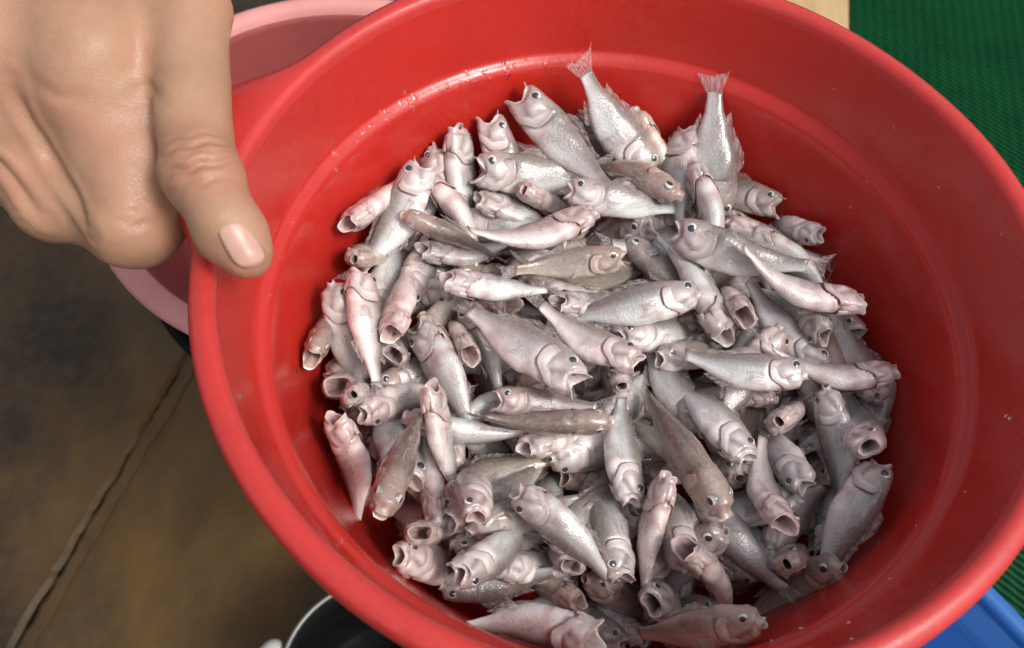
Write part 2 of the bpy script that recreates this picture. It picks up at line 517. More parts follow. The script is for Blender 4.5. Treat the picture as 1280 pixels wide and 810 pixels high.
def surface_nets(fn, lo, hi, h):
    ax = [np.arange(lo[i], hi[i] + h, h) for i in range(3)]
    G = np.stack(np.meshgrid(*ax, indexing='ij'), -1)
    D = np.empty(G.shape[:3], np.float32)
    for i in range(0, G.shape[0], 16): D[i:i + 16] = fn(G[i:i + 16])
    S = D < 0
    nx, ny, nz = [s - 1 for s in D.shape]
    cnt = np.zeros((nx, ny, nz), np.int16); acc = np.zeros((nx, ny, nz, 3), np.float32)
    offs = [(a, b, c) for a in (0, 1) for b in (0, 1) for c in (0, 1)]
    sub = lambda A, o: A[o[0]:o[0] + nx, o[1]:o[1] + ny, o[2]:o[2] + nz]
    for o1 in offs:
        for k in range(3):
            if o1[k]: continue
            o2 = list(o1); o2[k] = 1
            s1, s2 = sub(S, o1), sub(S, o2); cr = s1 != s2
            d1, d2 = sub(D, o1), sub(D, o2)
            t = np.where(cr, d1 / np.where(cr, d1 - d2, 1), 0)
            for q in range(3): acc[..., q] += np.where(cr, o1[q] + (t if q == k else 0), 0)
            cnt += cr
    act = cnt > 0
    idx = -np.ones((nx, ny, nz), np.int64); idx[act] = np.arange(act.sum())
    cells = np.argwhere(act)
    V = np.array(lo) + (cells + acc[act] / cnt[act][:, None]) * h
    F = []
    for k in range(3):
        u, v = (k + 1) % 3, (k + 2) % 3
        sl1 = [slice(1, -1)] * 3; sl1[k] = slice(0, -1)
        sl2 = [slice(1, -1)] * 3; sl2[k] = slice(1, None)
        a, b = S[tuple(sl1)], S[tuple(sl2)]
        for sgn_, mask in ((1, a & ~b), (-1, ~a & b)):
            e = np.argwhere(mask); e[:, u] += 1; e[:, v] += 1
            def ix(du, dv):
                q = e.copy(); q[:, u] -= du; q[:, v] -= dv; return idx[q[:, 0], q[:, 1], q[:, 2]]
            quad = np.stack([ix(1, 1), ix(0, 1), ix(0, 0), ix(1, 0)], 1)
            F.append(quad if sgn_ > 0 else quad[:, ::-1])
    return V, np.concatenate(F)
NAIL_N = (11, 9)
NAIL = [(-0.10528, -0.02024, 0.01874), (-0.10497, -0.01936, 0.01954), (-0.10437, -0.01875, 0.01991), (-0.10365, -0.01828, 0.02006), (-0.10286, -0.01785, 0.02007), (-0.10208, -0.01741, 0.01991), (-0.10125, -0.01701, 0.01960), (-0.10030, -0.01674, 0.01906), (-0.09915, -0.01675, 0.01802), (-0.10520, -0.02100, 0.01822), (-0.10464, -0.02027, 0.01899), (-0.10388, -0.01971, 0.01935), (-0.10303, -0.01922, 0.01950), (-0.10214, -0.01875, 0.01951), (-0.10127, -0.01823, 0.01932), (-0.10038, -0.01772, 0.01898), (-0.09942, -0.01728, 0.01841), (-0.09833, -0.01701, 0.01736), (-0.10491, -0.02162, 0.01764), (-0.10419, -0.02103, 0.01833), (-0.10333, -0.02053, 0.01867), (-0.10241, -0.02006, 0.01880), (-0.10147, -0.01957, 0.01880), (-0.10057, -0.01901, 0.01860), (-0.09967, -0.01843, 0.01826), (-0.09873, -0.01787, 0.01768), (-0.09774, -0.01740, 0.01668), (-0.10453, -0.02219, 0.01704), (-0.10368, -0.02175, 0.01764), (-0.10274, -0.02130, 0.01794), (-0.10178, -0.02085, 0.01806), (-0.10082, -0.02035, 0.01805), (-0.09991, -0.01977, 0.01785), (-0.09901, -0.01915, 0.01751), (-0.09811, -0.01850, 0.01696), (-0.09723, -0.01787, 0.01605), (-0.10411, -0.02273, 0.01644), (-0.10314, -0.02243, 0.01693), (-0.10215, -0.02205, 0.01719), (-0.10116, -0.02161, 0.01730), (-0.10019, -0.02112, 0.01729), (-0.09927, -0.02052, 0.01710), (-0.09838, -0.01987, 0.01677), (-0.09753, -0.01915, 0.01625), (-0.09675, -0.01838, 0.01544), (-0.10368, -0.02326, 0.01584), (-0.10260, -0.02310, 0.01621), (-0.10156, -0.02278, 0.01644), (-0.10054, -0.02238, 0.01655), (-0.09956, -0.02188, 0.01655), (-0.09864, -0.02127, 0.01639), (-0.09776, -0.02060, 0.01610), (-0.09695, -0.01983, 0.01563), (-0.09627, -0.01893, 0.01490), (-0.10325, -0.02380, 0.01523), (-0.10207, -0.02376, 0.01552), (-0.10096, -0.02354, 0.01578), (-0.09989, -0.02320, 0.01593), (-0.09888, -0.02274, 0.01595), (-0.09794, -0.02215, 0.01579), (-0.09707, -0.02144, 0.01550), (-0.09631, -0.02060, 0.01506), (-0.09576, -0.01955, 0.01443), (-0.10279, -0.02435, 0.01467), (-0.10147, -0.02453, 0.01495), (-0.10029, -0.02438, 0.01514), (-0.09920, -0.02406, 0.01525), (-0.09818, -0.02360, 0.01526), (-0.09725, -0.02299, 0.01508), (-0.09641, -0.02225, 0.01480), (-0.09571, -0.02133, 0.01441), (-0.09527, -0.02014, 0.01390), (-0.10225, -0.02495, 0.01419), (-0.10083, -0.02525, 0.01430), (-0.09962, -0.02515, 0.01439), (-0.09853, -0.02484, 0.01444), (-0.09752, -0.02438, 0.01440), (-0.09662, -0.02374, 0.01420), (-0.09582, -0.02297, 0.01393), (-0.09517, -0.02200, 0.01362), (-0.09485, -0.02072, 0.01332), (-0.10160, -0.02550, 0.01371), (-0.10015, -0.02588, 0.01355), (-0.09895, -0.02580, 0.01347), (-0.09790, -0.02549, 0.01342), (-0.09693, -0.02503, 0.01333), (-0.09608, -0.02439, 0.01312), (-0.09533, -0.02360, 0.01288), (-0.09476, -0.02263, 0.01269), (-0.09454, -0.02132, 0.01270), (-0.10074, -0.02596, 0.01322), (-0.09935, -0.02636, 0.01265), (-0.09825, -0.02627, 0.01234), (-0.09729, -0.02597, 0.01217), (-0.09642, -0.02553, 0.01202), (-0.09567, -0.02491, 0.01181), (-0.09502, -0.02417, 0.01163), (-0.09455, -0.02326, 0.01165), (-0.09442, -0.02205, 0.01212)]
FOLDS = [
    ([(-0.1665, 0.0154, 0.0279), (-0.1641, 0.0115, 0.0176), (-0.1604, 0.0075, 0.0090), (-0.1526, -0.0025, 0.0061), (-0.1446, -0.0129, 0.0025)], 0.0013, 0.0016),
    ([(-0.1832, 0.0112, 0.0111), (-0.1740, 0.0041, 0.0063), (-0.1668, -0.0023, 0.0024), (-0.1608, -0.0066, -0.0023)], 0.0011, 0.0015),
    ([(-0.1358, 0.0174, 0.0242), (-0.1331, 0.0207, 0.0242), (-0.1274, 0.0154, 0.0271), (-0.1252, 0.0125, 0.0275)], 0.0009, 0.0012),
    ([(-0.1371, -0.0061, 0.0092), (-0.1329, -0.0064, 0.0075), (-0.1285, -0.0028, 0.0055)], 0.0004, 0.001),
    ([(-0.1392, -0.0103, 0.0069), (-0.1338, -0.0111, 0.0051), (-0.1274, -0.0064, 0.0022)], 0.0004, 0.001),
    ([(-0.1568, 0.0193, 0.0360), (-0.1516, 0.0217, 0.0383), (-0.1461, 0.0224, 0.0375)], 0.0004, 0.0012),
    ([(-0.1613, 0.0155, 0.0297), (-0.1529, 0.0120, 0.0271), (-0.1449, 0.0126, 0.0268)], 0.0003, 0.0014),
]

def grad(P, e=.0006):
    g = np.stack([hand_sdf(P + np.eye(3)[i] * e) - hand_sdf(P - np.eye(3)[i] * e) for i in range(3)], -1)
    return g / (np.linalg.norm(g, axis=-1, keepdims=True) + 1e-12)
HV, HF = surface_nets(hand_sdf, (-.305, -.045, -.055), (-.080, .255, .066), .0014)
# one smoothing, one refinement, then skin relief in real geometry
hm = mesh_from('hand', HV, HF.tolist(), None or M['red'])
hm.materials.clear()
bm = bmesh.new(); bm.from_mesh(hm)
for _ in range(3): bmesh.ops.smooth_vert(bm, verts=bm.verts, factor=.5, use_axis_x=True, use_axis_y=True, use_axis_z=True)
vis = [f_ for f_ in bm.faces if f_.calc_center_median().z > -.03]
bmesh.ops.subdivide_edges(bm, edges=list({e for f_ in vis for e in f_.edges}), cuts=1, use_grid_fill=True, smooth=.6)
bm.to_mesh(hm); bm.free()
n_ = len(hm.vertices); co = np.empty(n_ * 3); hm.vertices.foreach_get('co', co); co = co.reshape(-1, 3)
Nn = grad(co)
def pt(a): return np.array(J[a][:3])
disp = np.zeros(n_)
# creases over the thumb's joint: arcs across the axis
axis_ = pt('tP') - pt('tM'); axis_ /= np.linalg.norm(axis_)
rel = co - pt('tI')
s_ax = rel @ axis_
side = np.cross(axis_, np.array([0, 0, 1.])); side /= np.linalg.norm(side)
s_sd = rel @ side
near = np.exp(-((np.linalg.norm(rel - s_ax[:, None] * axis_, axis=1) / .013) ** 4)) * (Nn[:, 2] > .1)
for off, dep, wid, cv in ((-.0050, .0006, .0010, 14), (-.0018, .0015, .0011, 22), (.0008, .0005, .0006, 18), (.0040, .0019, .0012, 26), (.0078, .0007, .0010, 20)):
    lin = s_ax - off + cv * s_sd ** 2 + .0004 * np.sin(s_sd * 900 + off * 4000)
    disp -= dep * np.exp(-(lin / wid) ** 2) * near * np.exp(-(s_sd / .0095) ** 4)
# knuckle softness and tendon lines on the back of the hand
for m_, amp in (('iM', .0006), ('mM', .0008), ('rM', .0008)):
    d_ = np.linalg.norm(co - (pt(m_) + np.array([0, 0, .011])), axis=1)
    disp += amp * np.exp(-(d_ / .010) ** 2)
for a, b, amp in (('wr', 'iM', .0003), ('wr', 'mM', .0009)):
    A, B = pt(a), pt(b); d = B - A; t = np.clip(((co - A) @ d) / (d @ d), 0, 1)
    q = co - A - t[:, None] * d; lat = q - Nn * (q * Nn).sum(1, keepdims=True)
    disp += amp * np.exp(-((lat ** 2).sum(1)) / .0035 ** 2) * (Nn[:, 2] > 0)
# creases across each finger's middle knuckle
for c in 'imr':
    A, B = pt(c + 'M'), pt(c + 'P'); d = (B - A) / np.linalg.norm(B - A)
    rel2 = co - B; s2 = rel2 @ d; rr = np.linalg.norm(rel2 - s2[:, None] * d, axis=1)
    nr = np.exp(-(rr / .013) ** 6)
    for off, dep in ((-.006, .00025), (-.003, .0004), (0, .0004), (.003, .00035)):
        disp -= dep * np.exp(-((s2 - off + .0005 * np.sin(co[:, 0] * 800)) / .0007) ** 2) * nr
# folds of skin between the fingers and beside the thumb
for line, dep, wid in FOLDS:
    Q = np.array(line); best = np.full(n_, 9.)
    for a, b in zip(Q[:-1], Q[1:]):
        d = b - a; t = np.clip(((co - a) @ d) / (d @ d), 0, 1)
        best = np.minimum(best, np.linalg.norm(co - a - t[:, None] * d, axis=1))
    ends = np.minimum(np.linalg.norm(co - Q[0], axis=1), np.linalg.norm(co - Q[-1], axis=1))
    disp -= dep * (np.exp(-(best / wid) ** 2) - .35 * np.exp(-((best - 2.4 * wid) / wid) ** 2)) * np.clip(ends / .008, .1, 1)
rngh = np.random.default_rng(2)
# soft lumps so that the surface is not perfectly round
for _ in range(40):
    kx = rngh.normal(size=3) * rngh.uniform(60, 260); disp += .00010 * np.sin(co @ kx + rngh.uniform(0, 6.28))
co += Nn * disp[:, None]
# darker, redder skin over the joints
knk = np.zeros(n_)
for a, wd, am in (('tI', .011, 1.0), ('iP', .014, .7), ('mP', .013, .7), ('rP', .012, .6), ('iM', .014, .35), ('tT', .009, .55)):
    knk = np.maximum(knk, am * np.exp(-(np.maximum(0, np.linalg.norm(co - pt(a), axis=1) - J[a][3] * .8) / (wd * .6)) ** 2))
ka = hm.attributes.new('Joint', 'FLOAT', 'POINT'); ka.data.foreach_set('value', knk)
hm.vertices.foreach_set('co', co.reshape(-1)); hm.polygons.foreach_set('use_smooth', [True] * len(hm.polygons)); hm.update()

def _skin():
    m = Mat('skin'); v = m.coord('Object')
    big = m.noise(v, 28, 4, .55, .32, .68)
    c = m.mix(big, (.34, .19, .110), (.46, .275, .165))
    red = m.noise(v, 55, 3, .5, .45, .72)
    c = m.mix(m.math('MULTIPLY', red, .6), c, (.42, .18, .12))
    vo = m.n('ShaderNodeTexVoronoi', feature='DISTANCE_TO_EDGE'); vo.inputs['Scale'].default_value = 900; m.l(v, vo.inputs['Vector'])
    vr = m.ramp(vo.outputs[0], [(0, (0, 0, 0)), (.12, (1, 1, 1))])
    c = m.mix(m.math('MULTIPLY', m.noise(v, 420, 4, .6, .5, .75), .25), c, (.30, .16, .10))
    ja = m.n('ShaderNodeAttribute', attribute_name='Joint')
    c = m.mix(m.math('MULTIPLY', ja.outputs['Fac'], .55), c, (.36, .155, .09))
    m.l(c, m.b.inputs['Base Color'])
    m.s(Roughness=.46, Subsurface_Weight=.22, Subsurface_Scale=.004)
    m.b.inputs['Subsurface Radius'].default_value = (1.0, .35, .2)
    wv = m.coord('Object', (1, .45, 1))
    wr = m.n('ShaderNodeTexVoronoi', feature='DISTANCE_TO_EDGE'); wr.inputs['Scale'].default_value = 330; m.l(wv, wr.inputs['Vector'])
    wl_ = m.ramp(wr.outputs[0], [(0, (0, 0, 0)), (.10, (1, 1, 1))])
    h = m.math('ADD', m.math('ADD', m.math('MULTIPLY', vr, .25), m.math('MULTIPLY', wl_, .10)), m.math('MULTIPLY', m.noise(v, 150, 5, .6), .9))
    m.bump(h, .25, .0008)
    return m.m
M['skin'] = _skin()
hm.materials.append(M['skin'])
hand = empty('person', (0, 0, ZR))
tag(hand, 'bare hand with thumb over the rim and curled fingers, holding the red bowl', 'person')
ho = link('hand', hm, hand)
# thumb nail

def _nail():
    m = Mat('nail'); v = m.coord('Object')
    m.l(m.mix(m.noise(v, 120, 3, .5, .35, .7), (.48, .255, .19), (.55, .33, .255)), m.b.inputs['Base Color'])
    m.s(Roughness=.36, Subsurface_Weight=.2, Subsurface_Scale=.002); return m.m
nv = [Vector(v) for v in NAIL]; NU, NVv = NAIL_N
fs = [(i * NVv + j, i * NVv + j + 1, (i + 1) * NVv + j + 1, (i + 1) * NVv + j) for i in range(NU - 1) for j in range(NVv - 1)]
nme = mesh_from('nail', nv, fs, _nail())
bm = bmesh.new(); bm.from_mesh(nme); bmesh.ops.recalc_face_normals(bm, faces=bm.faces)
if sum(f_.normal.z for f_ in bm.faces) < 0: bmesh.ops.reverse_faces(bm, faces=bm.faces)
bmesh.ops.solidify(bm, geom=bm.faces[:], thickness=.0004); bm.to_mesh(nme); bm.free()
nme.polygons.foreach_set('use_smooth', [True] * len(nme.polygons))
link('nail', nme, ho)

# ------------------------------------------------------------------ the fish
def _fish_mat():
    m = Mat('fish_skin')
    at = m.n('ShaderNodeAttribute', attribute_name='Col')
    oi = m.n('ShaderNodeObjectInfo')
    v = m.coord('Object')
    # shift the pattern from fish to fish
    add = m.n('ShaderNodeVectorMath', operation='ADD'); m.l(v, add.inputs[0])
    cmb = m.n('ShaderNodeCombineXYZ'); r13 = m.math('MULTIPLY', oi.outputs['Random'], 37.0)
    m.l(r13, cmb.inputs[0]); m.l(r13, cmb.inputs[1]); m.l(cmb.outputs[0], add.inputs[1])
    w = add.outputs[0]
    c = m.mix(1.0, at.outputs['Color'], oi.outputs['Color'], 'MULTIPLY')
    pinkm = m.math('MULTIPLY', m.noise(w, 5.5, 4, .6, .52, .76), .22)
    c = m.mix(pinkm, c, (.60, .34, .32))
    c = m.mix(m.math('MULTIPLY', m.noise(w, 7, 5, .65, .46, .70), .42), c, (.34, .26, .22))
    c = m.mix(m.math('MULTIPLY', m.noise(w, 48, 4, .65, .5, .72), .22), c, (.84, .80, .77))
    c = m.mix(m.math('MULTIPLY', m.noise(w, 34, 3, .6, .62, .74), .25), c, (.14, .10, .09))
    m.l(c, m.b.inputs['Base Color'])
    # silver sheen on the flank lives in the attribute's alpha
    m.l(m.math('MULTIPLY', at.outputs['Alpha'], .16), m.b.inputs['Metallic'])
    rr = m.n('ShaderNodeMapRange'); m.l(m.noise(w, 20, 4, .6), rr.inputs[0])
    rr.inputs['From Min'].default_value = .3; rr.inputs['From Max'].default_value = .7
    rr.inputs['To Min'].default_value = .24; rr.inputs['To Max'].default_value = .5
    m.l(rr.outputs[0], m.b.inputs['Roughness'])
    m.s(Subsurface_Weight=.3, Subsurface_Scale=.0011, Coat_Weight=.8, Coat_Roughness=.06)
    m.b.inputs['Subsurface Radius'].default_value = (.8, .6, .5)
    sc = m.coord('Object', (64, 72, 72))
    vo = m.n('ShaderNodeTexVoronoi', feature='F1'); vo.inputs['Scale'].default_value = 1.0; m.l(sc, vo.inputs['Vector'])
    h = m.math('ADD', m.math('MULTIPLY', vo.outputs['Distance'], m.math('MULTIPLY', at.outputs['Alpha'], .9)), m.math('MULTIPLY', m.noise(w, 34, 5, .65), .8))
    bp = m.bump(h, .34, .0004); m.l(bp.outputs[0], m.b.inputs['Coat Normal'])
    return m.m
def _fin_mat():
    m = Mat('fin_membrane')
    v = m.coord('Object')
    m.l(m.mix(m.noise(v, 30, 3), (.48, .42, .40), (.66, .58, .56)), m.b.inputs['Base Color'])
    m.s(Roughness=.3)
    wv = m.n('ShaderNodeTexNoise'); wv.inputs['Scale'].default_value = 1.0; wv.inputs['Detail'].default_value = 2; m.l(m.coord('Object', (7, 90, 90)), wv.inputs['Vector'])
    rr = m.n('ShaderNodeMapRange'); m.l(wv.outputs['Fac'], rr.inputs[0])
    for k_, q_ in (('From Min', .4), ('From Max', .65), ('To Min', .06), ('To Max', .38)): rr.inputs[k_].default_value = q_
    m.l(rr.outputs[0], m.b.inputs['Alpha']); m.m.use_transparent_shadow = True
    return m.m
def _simple(name, col, rough, metal=0, coat=0):
    m = Mat(name); v = m.coord('Object')
    m.l(m.mix(m.noise(v, 14, 3), tuple(c * .85 for c in col), col), m.b.inputs['Base Color'])
    m.s(Roughness=rough, Metallic=metal, Coat_Weight=coat, Coat_Roughness=.05); return m.m
M['fish'] = _fish_mat(); M['fin'] = _fin_mat()
def _iris():
    m = Mat('eye_iris'); at = m.n('ShaderNodeAttribute', attribute_name='Col'); v = m.coord('Object')
    m.l(m.mix(m.math('MULTIPLY', m.noise(v, 60, 3), .3), at.outputs['Color'], (.45, .42, .38)), m.b.inputs['Base Color'])
    m.s(Roughness=.2, Coat_Weight=1.0, Coat_Roughness=.04); return m.m
M['iris'] = _iris()
M['pupil'] = _simple('eye_pupil', (.035, .042, .050), .12, 0, 1)

_X0 = [0, .06, .15, .25, .35, .45, .54, .605, .66, .72, .77, .82, .865, .905]
_T0 = [.045, .047, .060, .082, .104, .122, .132, .134, .132, .127, .119, .108, .094, .078]
_B0 = [.045, .047, .062, .096, .126, .144, .150, .148, .144, .140, .136, .128, .118, .108]
_W0 = [.020, .024, .036, .052, .068, .080, .086, .086, .083, .082, .086, .086, .079, .070]
XS = [0, .03, .06, .10, .15, .20, .25, .30, .35, .40, .45, .50, .54, .575, .605, .625, .64, .652, .664, .676, .688, .70, .715, .73, .745, .76, .775, .79, .805, .82, .835, .85, .865, .88, .893, .905]
TOP, BOT, WID = ([float(np.interp(x, _X0, A)) for x in XS] for A in (_T0, _B0, _W0))
NR = 36
BENDS = [(.08, 0.0), (.50, .08), (-.46, .12), (.20, -.30), (-.75, -.05), (.12, .30)]
def warp(p, bend):
    x, y, z = p
    d = max(0, .62 - x); y += bend[0] * d * d; z += bend[1] * d * d
    return (x, y, z)
def lerp(a, b, t): return a + (b - a) * t
def mixc(a, b, t): return tuple(lerp(p_, q_, t) for p_, q_ in zip(a, b))
def sst(a, b, x):
    t = min(1, max(0, (x - a) / (b - a))); return t * t * (3 - 2 * t)
DORS, FLNK, BELL = (.215, .19, .17), (.56, .555, .545), (.88, .87, .85)
def skin_col(x, c, hd=0):
    """c = cos(phi): 1 back, -1 belly"""
    if c > -.1: k = mixc(FLNK, DORS, sst(-.1, .6, c))
    else: k = mixc(FLNK, BELL, sst(.1, .6, -c))
    if hd: k = mixc(k, (.58, .44, .42), .5 * hd)
    return k
def gapes(g):
    return (0.0, .36, .85, 1.3)[g]
def gill_x(c):
    """where the gill slit runs: back on the cheek, forward under the throat"""
    return .668 + .115 * sst(.35, 1, -c) - .012 * sst(.8, 0, abs(c))
def fish_body(gp, bend, sd):
    g = gapes(gp); rn_ = random.Random(sd * 10 + gp)
    rings, cols = [], []
    fat = 1 + rn_.uniform(-.08, .10)
    q1, q2, q3 = rn_.uniform(0, 6), rn_.uniform(0, 6), rn_.uniform(0, 6)
    for x, t, b, w in zip(XS, TOP, BOT, WID):
        rg, cg = [], []
        hx = sst(.70, .905, x)
        for j in range(NR):
            ph = 2 * math.pi * j / NR; c, s = math.cos(ph), math.sin(ph)
            tt = t + .012 * g * hx; bb = (b + .030 * g * hx) * (fat if x < .6 else 1); ww = w * (1 + .14 * g * hx)
            yy = ww * math.copysign(abs(s) ** .84, s)
            zz = tt * c if c > 0 else bb * c
            xx = x - .030 * g * hx * abs(s) ** 2 + (.03 * hx * max(0, c))
            gx = gill_x(c); open_ = sst(.72, .35, c)
            slit = math.exp(-((x - gx) / .013) ** 2) * open_
            k = 1 - (.11 + .04 * min(g, 1)) * slit
            # bony relief of the head: hollow under the eye, jaw bone ridge, brow
            hd = sst(.72, .78, x)
            az = abs(math.degrees(math.atan2(s, c)))
            jaw = math.exp(-((az - (118 - 170 * (x - .80))) / 9) ** 2) * hd
            brow = math.exp(-((az - 30) / 9) ** 2) * hd * sst(.70, .8, x)
            thr = math.exp(-((az - 165) / 8) ** 2) * sst(.70, .75, x)
            k *= 1 - .10 * jaw + .05 * brow - .06 * thr + .035 * math.exp(-((az - 98) / 14) ** 2) * hd
            rg.append((xx, yy * k, zz * (k if c < .4 else 1)))
            kc = skin_col(x, c, sst(.66, .75, x))
            blot = .5 + .5 * math.sin(9 * az / 57.3 + 31 * x + q1) * math.sin(24 * x + q2 + c * 2)
            if hd: kc = mixc(kc, (.36, .30, .285), .55 * hd * blot)
            kc = mixc(kc, (.84, .80, .77), .75 * hd * math.exp(-((az - 98) / 17) ** 2 - ((x - .80) / .05) ** 2))   # white cheek
            kc = mixc(kc, (.22, .15, .14), .75 * jaw)
            kc = mixc(kc, (.30, .17, .16), .5 * thr)
            kc = mixc(kc, (.62, .36, .34), .45 * sst(.80, .72, x) * sst(.70, .745, x) * sst(.1, -.5, c))
            kc = mixc(kc, (.17, .08, .072), min(1, (.55 + .6 * blot) * math.exp(-((x - gx) / (.007 + .007 * min(g, 1))) ** 2) * open_))
            # rosy throat and vent, a few dark smudges on the flank
            kc = mixc(kc, (.62, .38, .35), .5 * math.exp(-((x - .61) / .045) ** 2) * sst(.2, -.6, c))
            kc = mixc(kc, (.45, .30, .20), .6 * math.exp(-((x - .36) / .02) ** 2) * sst(-.85, -.97, c))
            lat = math.exp(-((c - .22) / .10) ** 2) * sst(.65, .55, x)
            kc = mixc(kc, (.34, .29, .26), .35 * lat)
            al = sst(.05, .2, x) * sst(.66, .60, x) * (1 - .75 * sst(.2, .7, c))
            cg.append((*kc, al))
        rings.append(rg); cols.append(cg)
    # lips and inside of the mouth
    zt, zb = .050 + .016 * g, -.055 - .072 * g
    wl = .034 + .026 * g + rn_.uniform(-.008, .008) * g
    rec = rn_.choice((.028, .045, .062, .075)) if gp < 3 else .035
    xu, xl, xs_ = .985, .965 + .02 * g, .945 - rec * g
    if gp == 0: zt, zb, wl = .006, -.050, .038; xu, xl, xs_ = .985, .975, .955
    cz = (zt + zb) / 2; hz = (zt - zb) / 2
    def mouth(sc, xoff, flat=0, sq=.72):
        rg = []
        for j in range(NR):
            ph = 2 * math.pi * j / NR; c, s = math.cos(ph), math.sin(ph)
            c2, s2 = math.copysign(abs(c) ** (sq if c > 0 else .95), c), math.copysign(abs(s) ** sq, s)
            gm = min(1, g) * (1 - flat)
            wob = 1 + (.06 * math.sin(3 * ph + q1) + .03 * math.sin(5 * ph + q2)) * gm
            xx = lerp(xs_, xu if c > 0 else xl, abs(c2) ** 1.3) + .008 * math.sin(5 * ph + q3) * gm + .003 * math.sin(9 * ph + q1) * gm
            tongue = .55 * hz * min(1, flat * 1.6) * max(0, -c) ** 5 * min(1, g) * sc
            rg.append((lerp(xx, (xu + xs_) / 2, flat) + xoff + tongue * .4, wl * s2 * sc * wob, cz + hz * c2 * sc * wob + tongue))
        return rg
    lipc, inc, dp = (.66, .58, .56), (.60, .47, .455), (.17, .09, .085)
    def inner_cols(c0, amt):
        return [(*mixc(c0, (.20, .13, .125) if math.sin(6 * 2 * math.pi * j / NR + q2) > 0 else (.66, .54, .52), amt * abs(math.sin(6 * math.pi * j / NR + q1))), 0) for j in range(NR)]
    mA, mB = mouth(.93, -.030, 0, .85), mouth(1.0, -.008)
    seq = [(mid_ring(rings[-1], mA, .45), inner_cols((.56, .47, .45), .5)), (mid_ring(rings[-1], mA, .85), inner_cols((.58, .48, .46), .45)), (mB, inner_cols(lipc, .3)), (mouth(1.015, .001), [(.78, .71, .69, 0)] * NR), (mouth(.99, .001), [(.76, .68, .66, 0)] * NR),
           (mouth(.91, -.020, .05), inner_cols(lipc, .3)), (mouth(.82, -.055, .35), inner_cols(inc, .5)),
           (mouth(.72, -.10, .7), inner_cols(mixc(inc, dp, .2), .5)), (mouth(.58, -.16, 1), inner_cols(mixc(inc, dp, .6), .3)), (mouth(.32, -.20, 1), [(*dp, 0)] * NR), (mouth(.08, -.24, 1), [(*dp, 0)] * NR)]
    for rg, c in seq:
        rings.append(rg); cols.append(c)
    V, Cc, Fc = [], [], []
    for rg, cg in zip(rings, cols):
        V += [warp(p, bend) for p in rg]; Cc += cg
    for i in range(len(rings) - 1):
        for j in range(NR):
            j2 = (j + 1) % NR
            Fc.append((i * NR + j, i * NR + j2, (i + 1) * NR + j2, (i + 1) * NR + j))
    Fc.append(tuple(range(NR))[::-1]); Fc.append(tuple(range((len(rings) - 1) * NR, len(rings) * NR)))
    for i, (x, y, z) in enumerate(V):
        e = .0028 * math.sin(23 * x + 31 * z + sd * 2) + .002 * math.sin(47 * y + 19 * x + sd) + .001 * math.sin(70 * x + 60 * z + q1)
        l = math.hypot(y, z) + 1e-6
        V[i] = (x, y + e * y / l, z + e * z / l)
    me = mesh_from('fish_body', V, Fc, M['fish']); recalc(me)
    a = me.color_attributes.new('Col', 'FLOAT_COLOR', 'POINT')
    a.data.foreach_set('color', [q for c in Cc for q in c])
    return me
def mid_ring(a, b, t): return [tuple(lerp(p_, q_, t) for p_, q_ in zip(u, v)) for u, v in zip(a, b)]
def head_surf(x, ph, g):
    """outer surface of the head at x, phi"""
    hx = sst(.70, .905, x)
    t, b, w = (float(np.interp(x, _X0, A)) for A in (_T0, _B0, _W0))
    t += .012 * g * hx; b += .030 * g * hx; w *= 1 + .14 * g * hx
    c, s = math.cos(ph), math.sin(ph)
    return Vector((x - .030 * g * hx * abs(s) ** 2, w * math.copysign(abs(s) ** .84, s), t * c if c > 0 else b * c))
def gill_cover(side, gp, bend):
    g = gapes(gp); NU_, NV2 = 9, 13
    Cc = []
    flare = .003 + .010 * min(g, 1.2)
    outer_, inner_ = [], []
    for i in range(NU_):
        u = i / (NU_ - 1)
        for j in range(NV2):
            v = j / (NV2 - 1)
            ph = R(46 + 124 * v) * side
            xb = gill_x(math.cos(ph)) - .004 + .03 * sst(.22, 0, v)
            x = lerp(xb + .105, xb, u)
            P_ = head_surf(x, ph, g); n = Vector((0, P_.y, P_.z * .6)).normalized()
            e = -.006 + .0105 * sst(0, .55, u) + flare * u ** 3 * math.sin(math.pi * (.12 + .8 * v)) + .0022 * math.sin(v * 38) * u
            if j in (0, NV2 - 1): e -= .008
            outer_.append(P_ + n * e); inner_.append(P_ + n * (e - .006))
            k = mixc((.60, .51, .49), (.86, .82, .79), math.exp(-((u - .35) / .3) ** 2 - ((v - .42) / .22) ** 2))
            k = mixc(k, (.46, .33, .315), .45 * sst(.5, 1, u) * (.5 + .5 * math.sin(v * 30)))
            k = mixc(k, (.26, .22, .20), .8 * sst(.28, 0, v))
            Cc.append((*k, .3 * (1 - u)))
    V = [warp(p, bend) for p in outer_ + inner_]; n1 = NU_ * NV2; Fc = []
    for i in range(NU_ - 1):
        for j in range(NV2 - 1):
            a = i * NV2 + j; q = (a, a + 1, a + NV2 + 1, a + NV2)
            Fc.append(q); Fc.append(tuple(n1 + w for w in q[::-1]))
    bd_ = [(i * NV2, (i + 1) * NV2) for i in range(NU_ - 1)] + [((NU_ - 1) * NV2 + j, (NU_ - 1) * NV2 + j + 1) for j in range(NV2 - 1)] + [((i + 1) * NV2 - 1, (i + 2) * NV2 - 1) for i in range(NU_ - 1)]
    for a, b in bd_: Fc.append((a, b, n1 + b, n1 + a))
    me = mesh_from('gill_cover', V, Fc, M['fish']); recalc(me)
    at = me.color_attributes.new('Col', 'FLOAT_COLOR', 'POINT')
    at.data.foreach_set('color', [q for c in Cc + [(.30, .10, .09, 0)] * n1 for q in c])
    return me
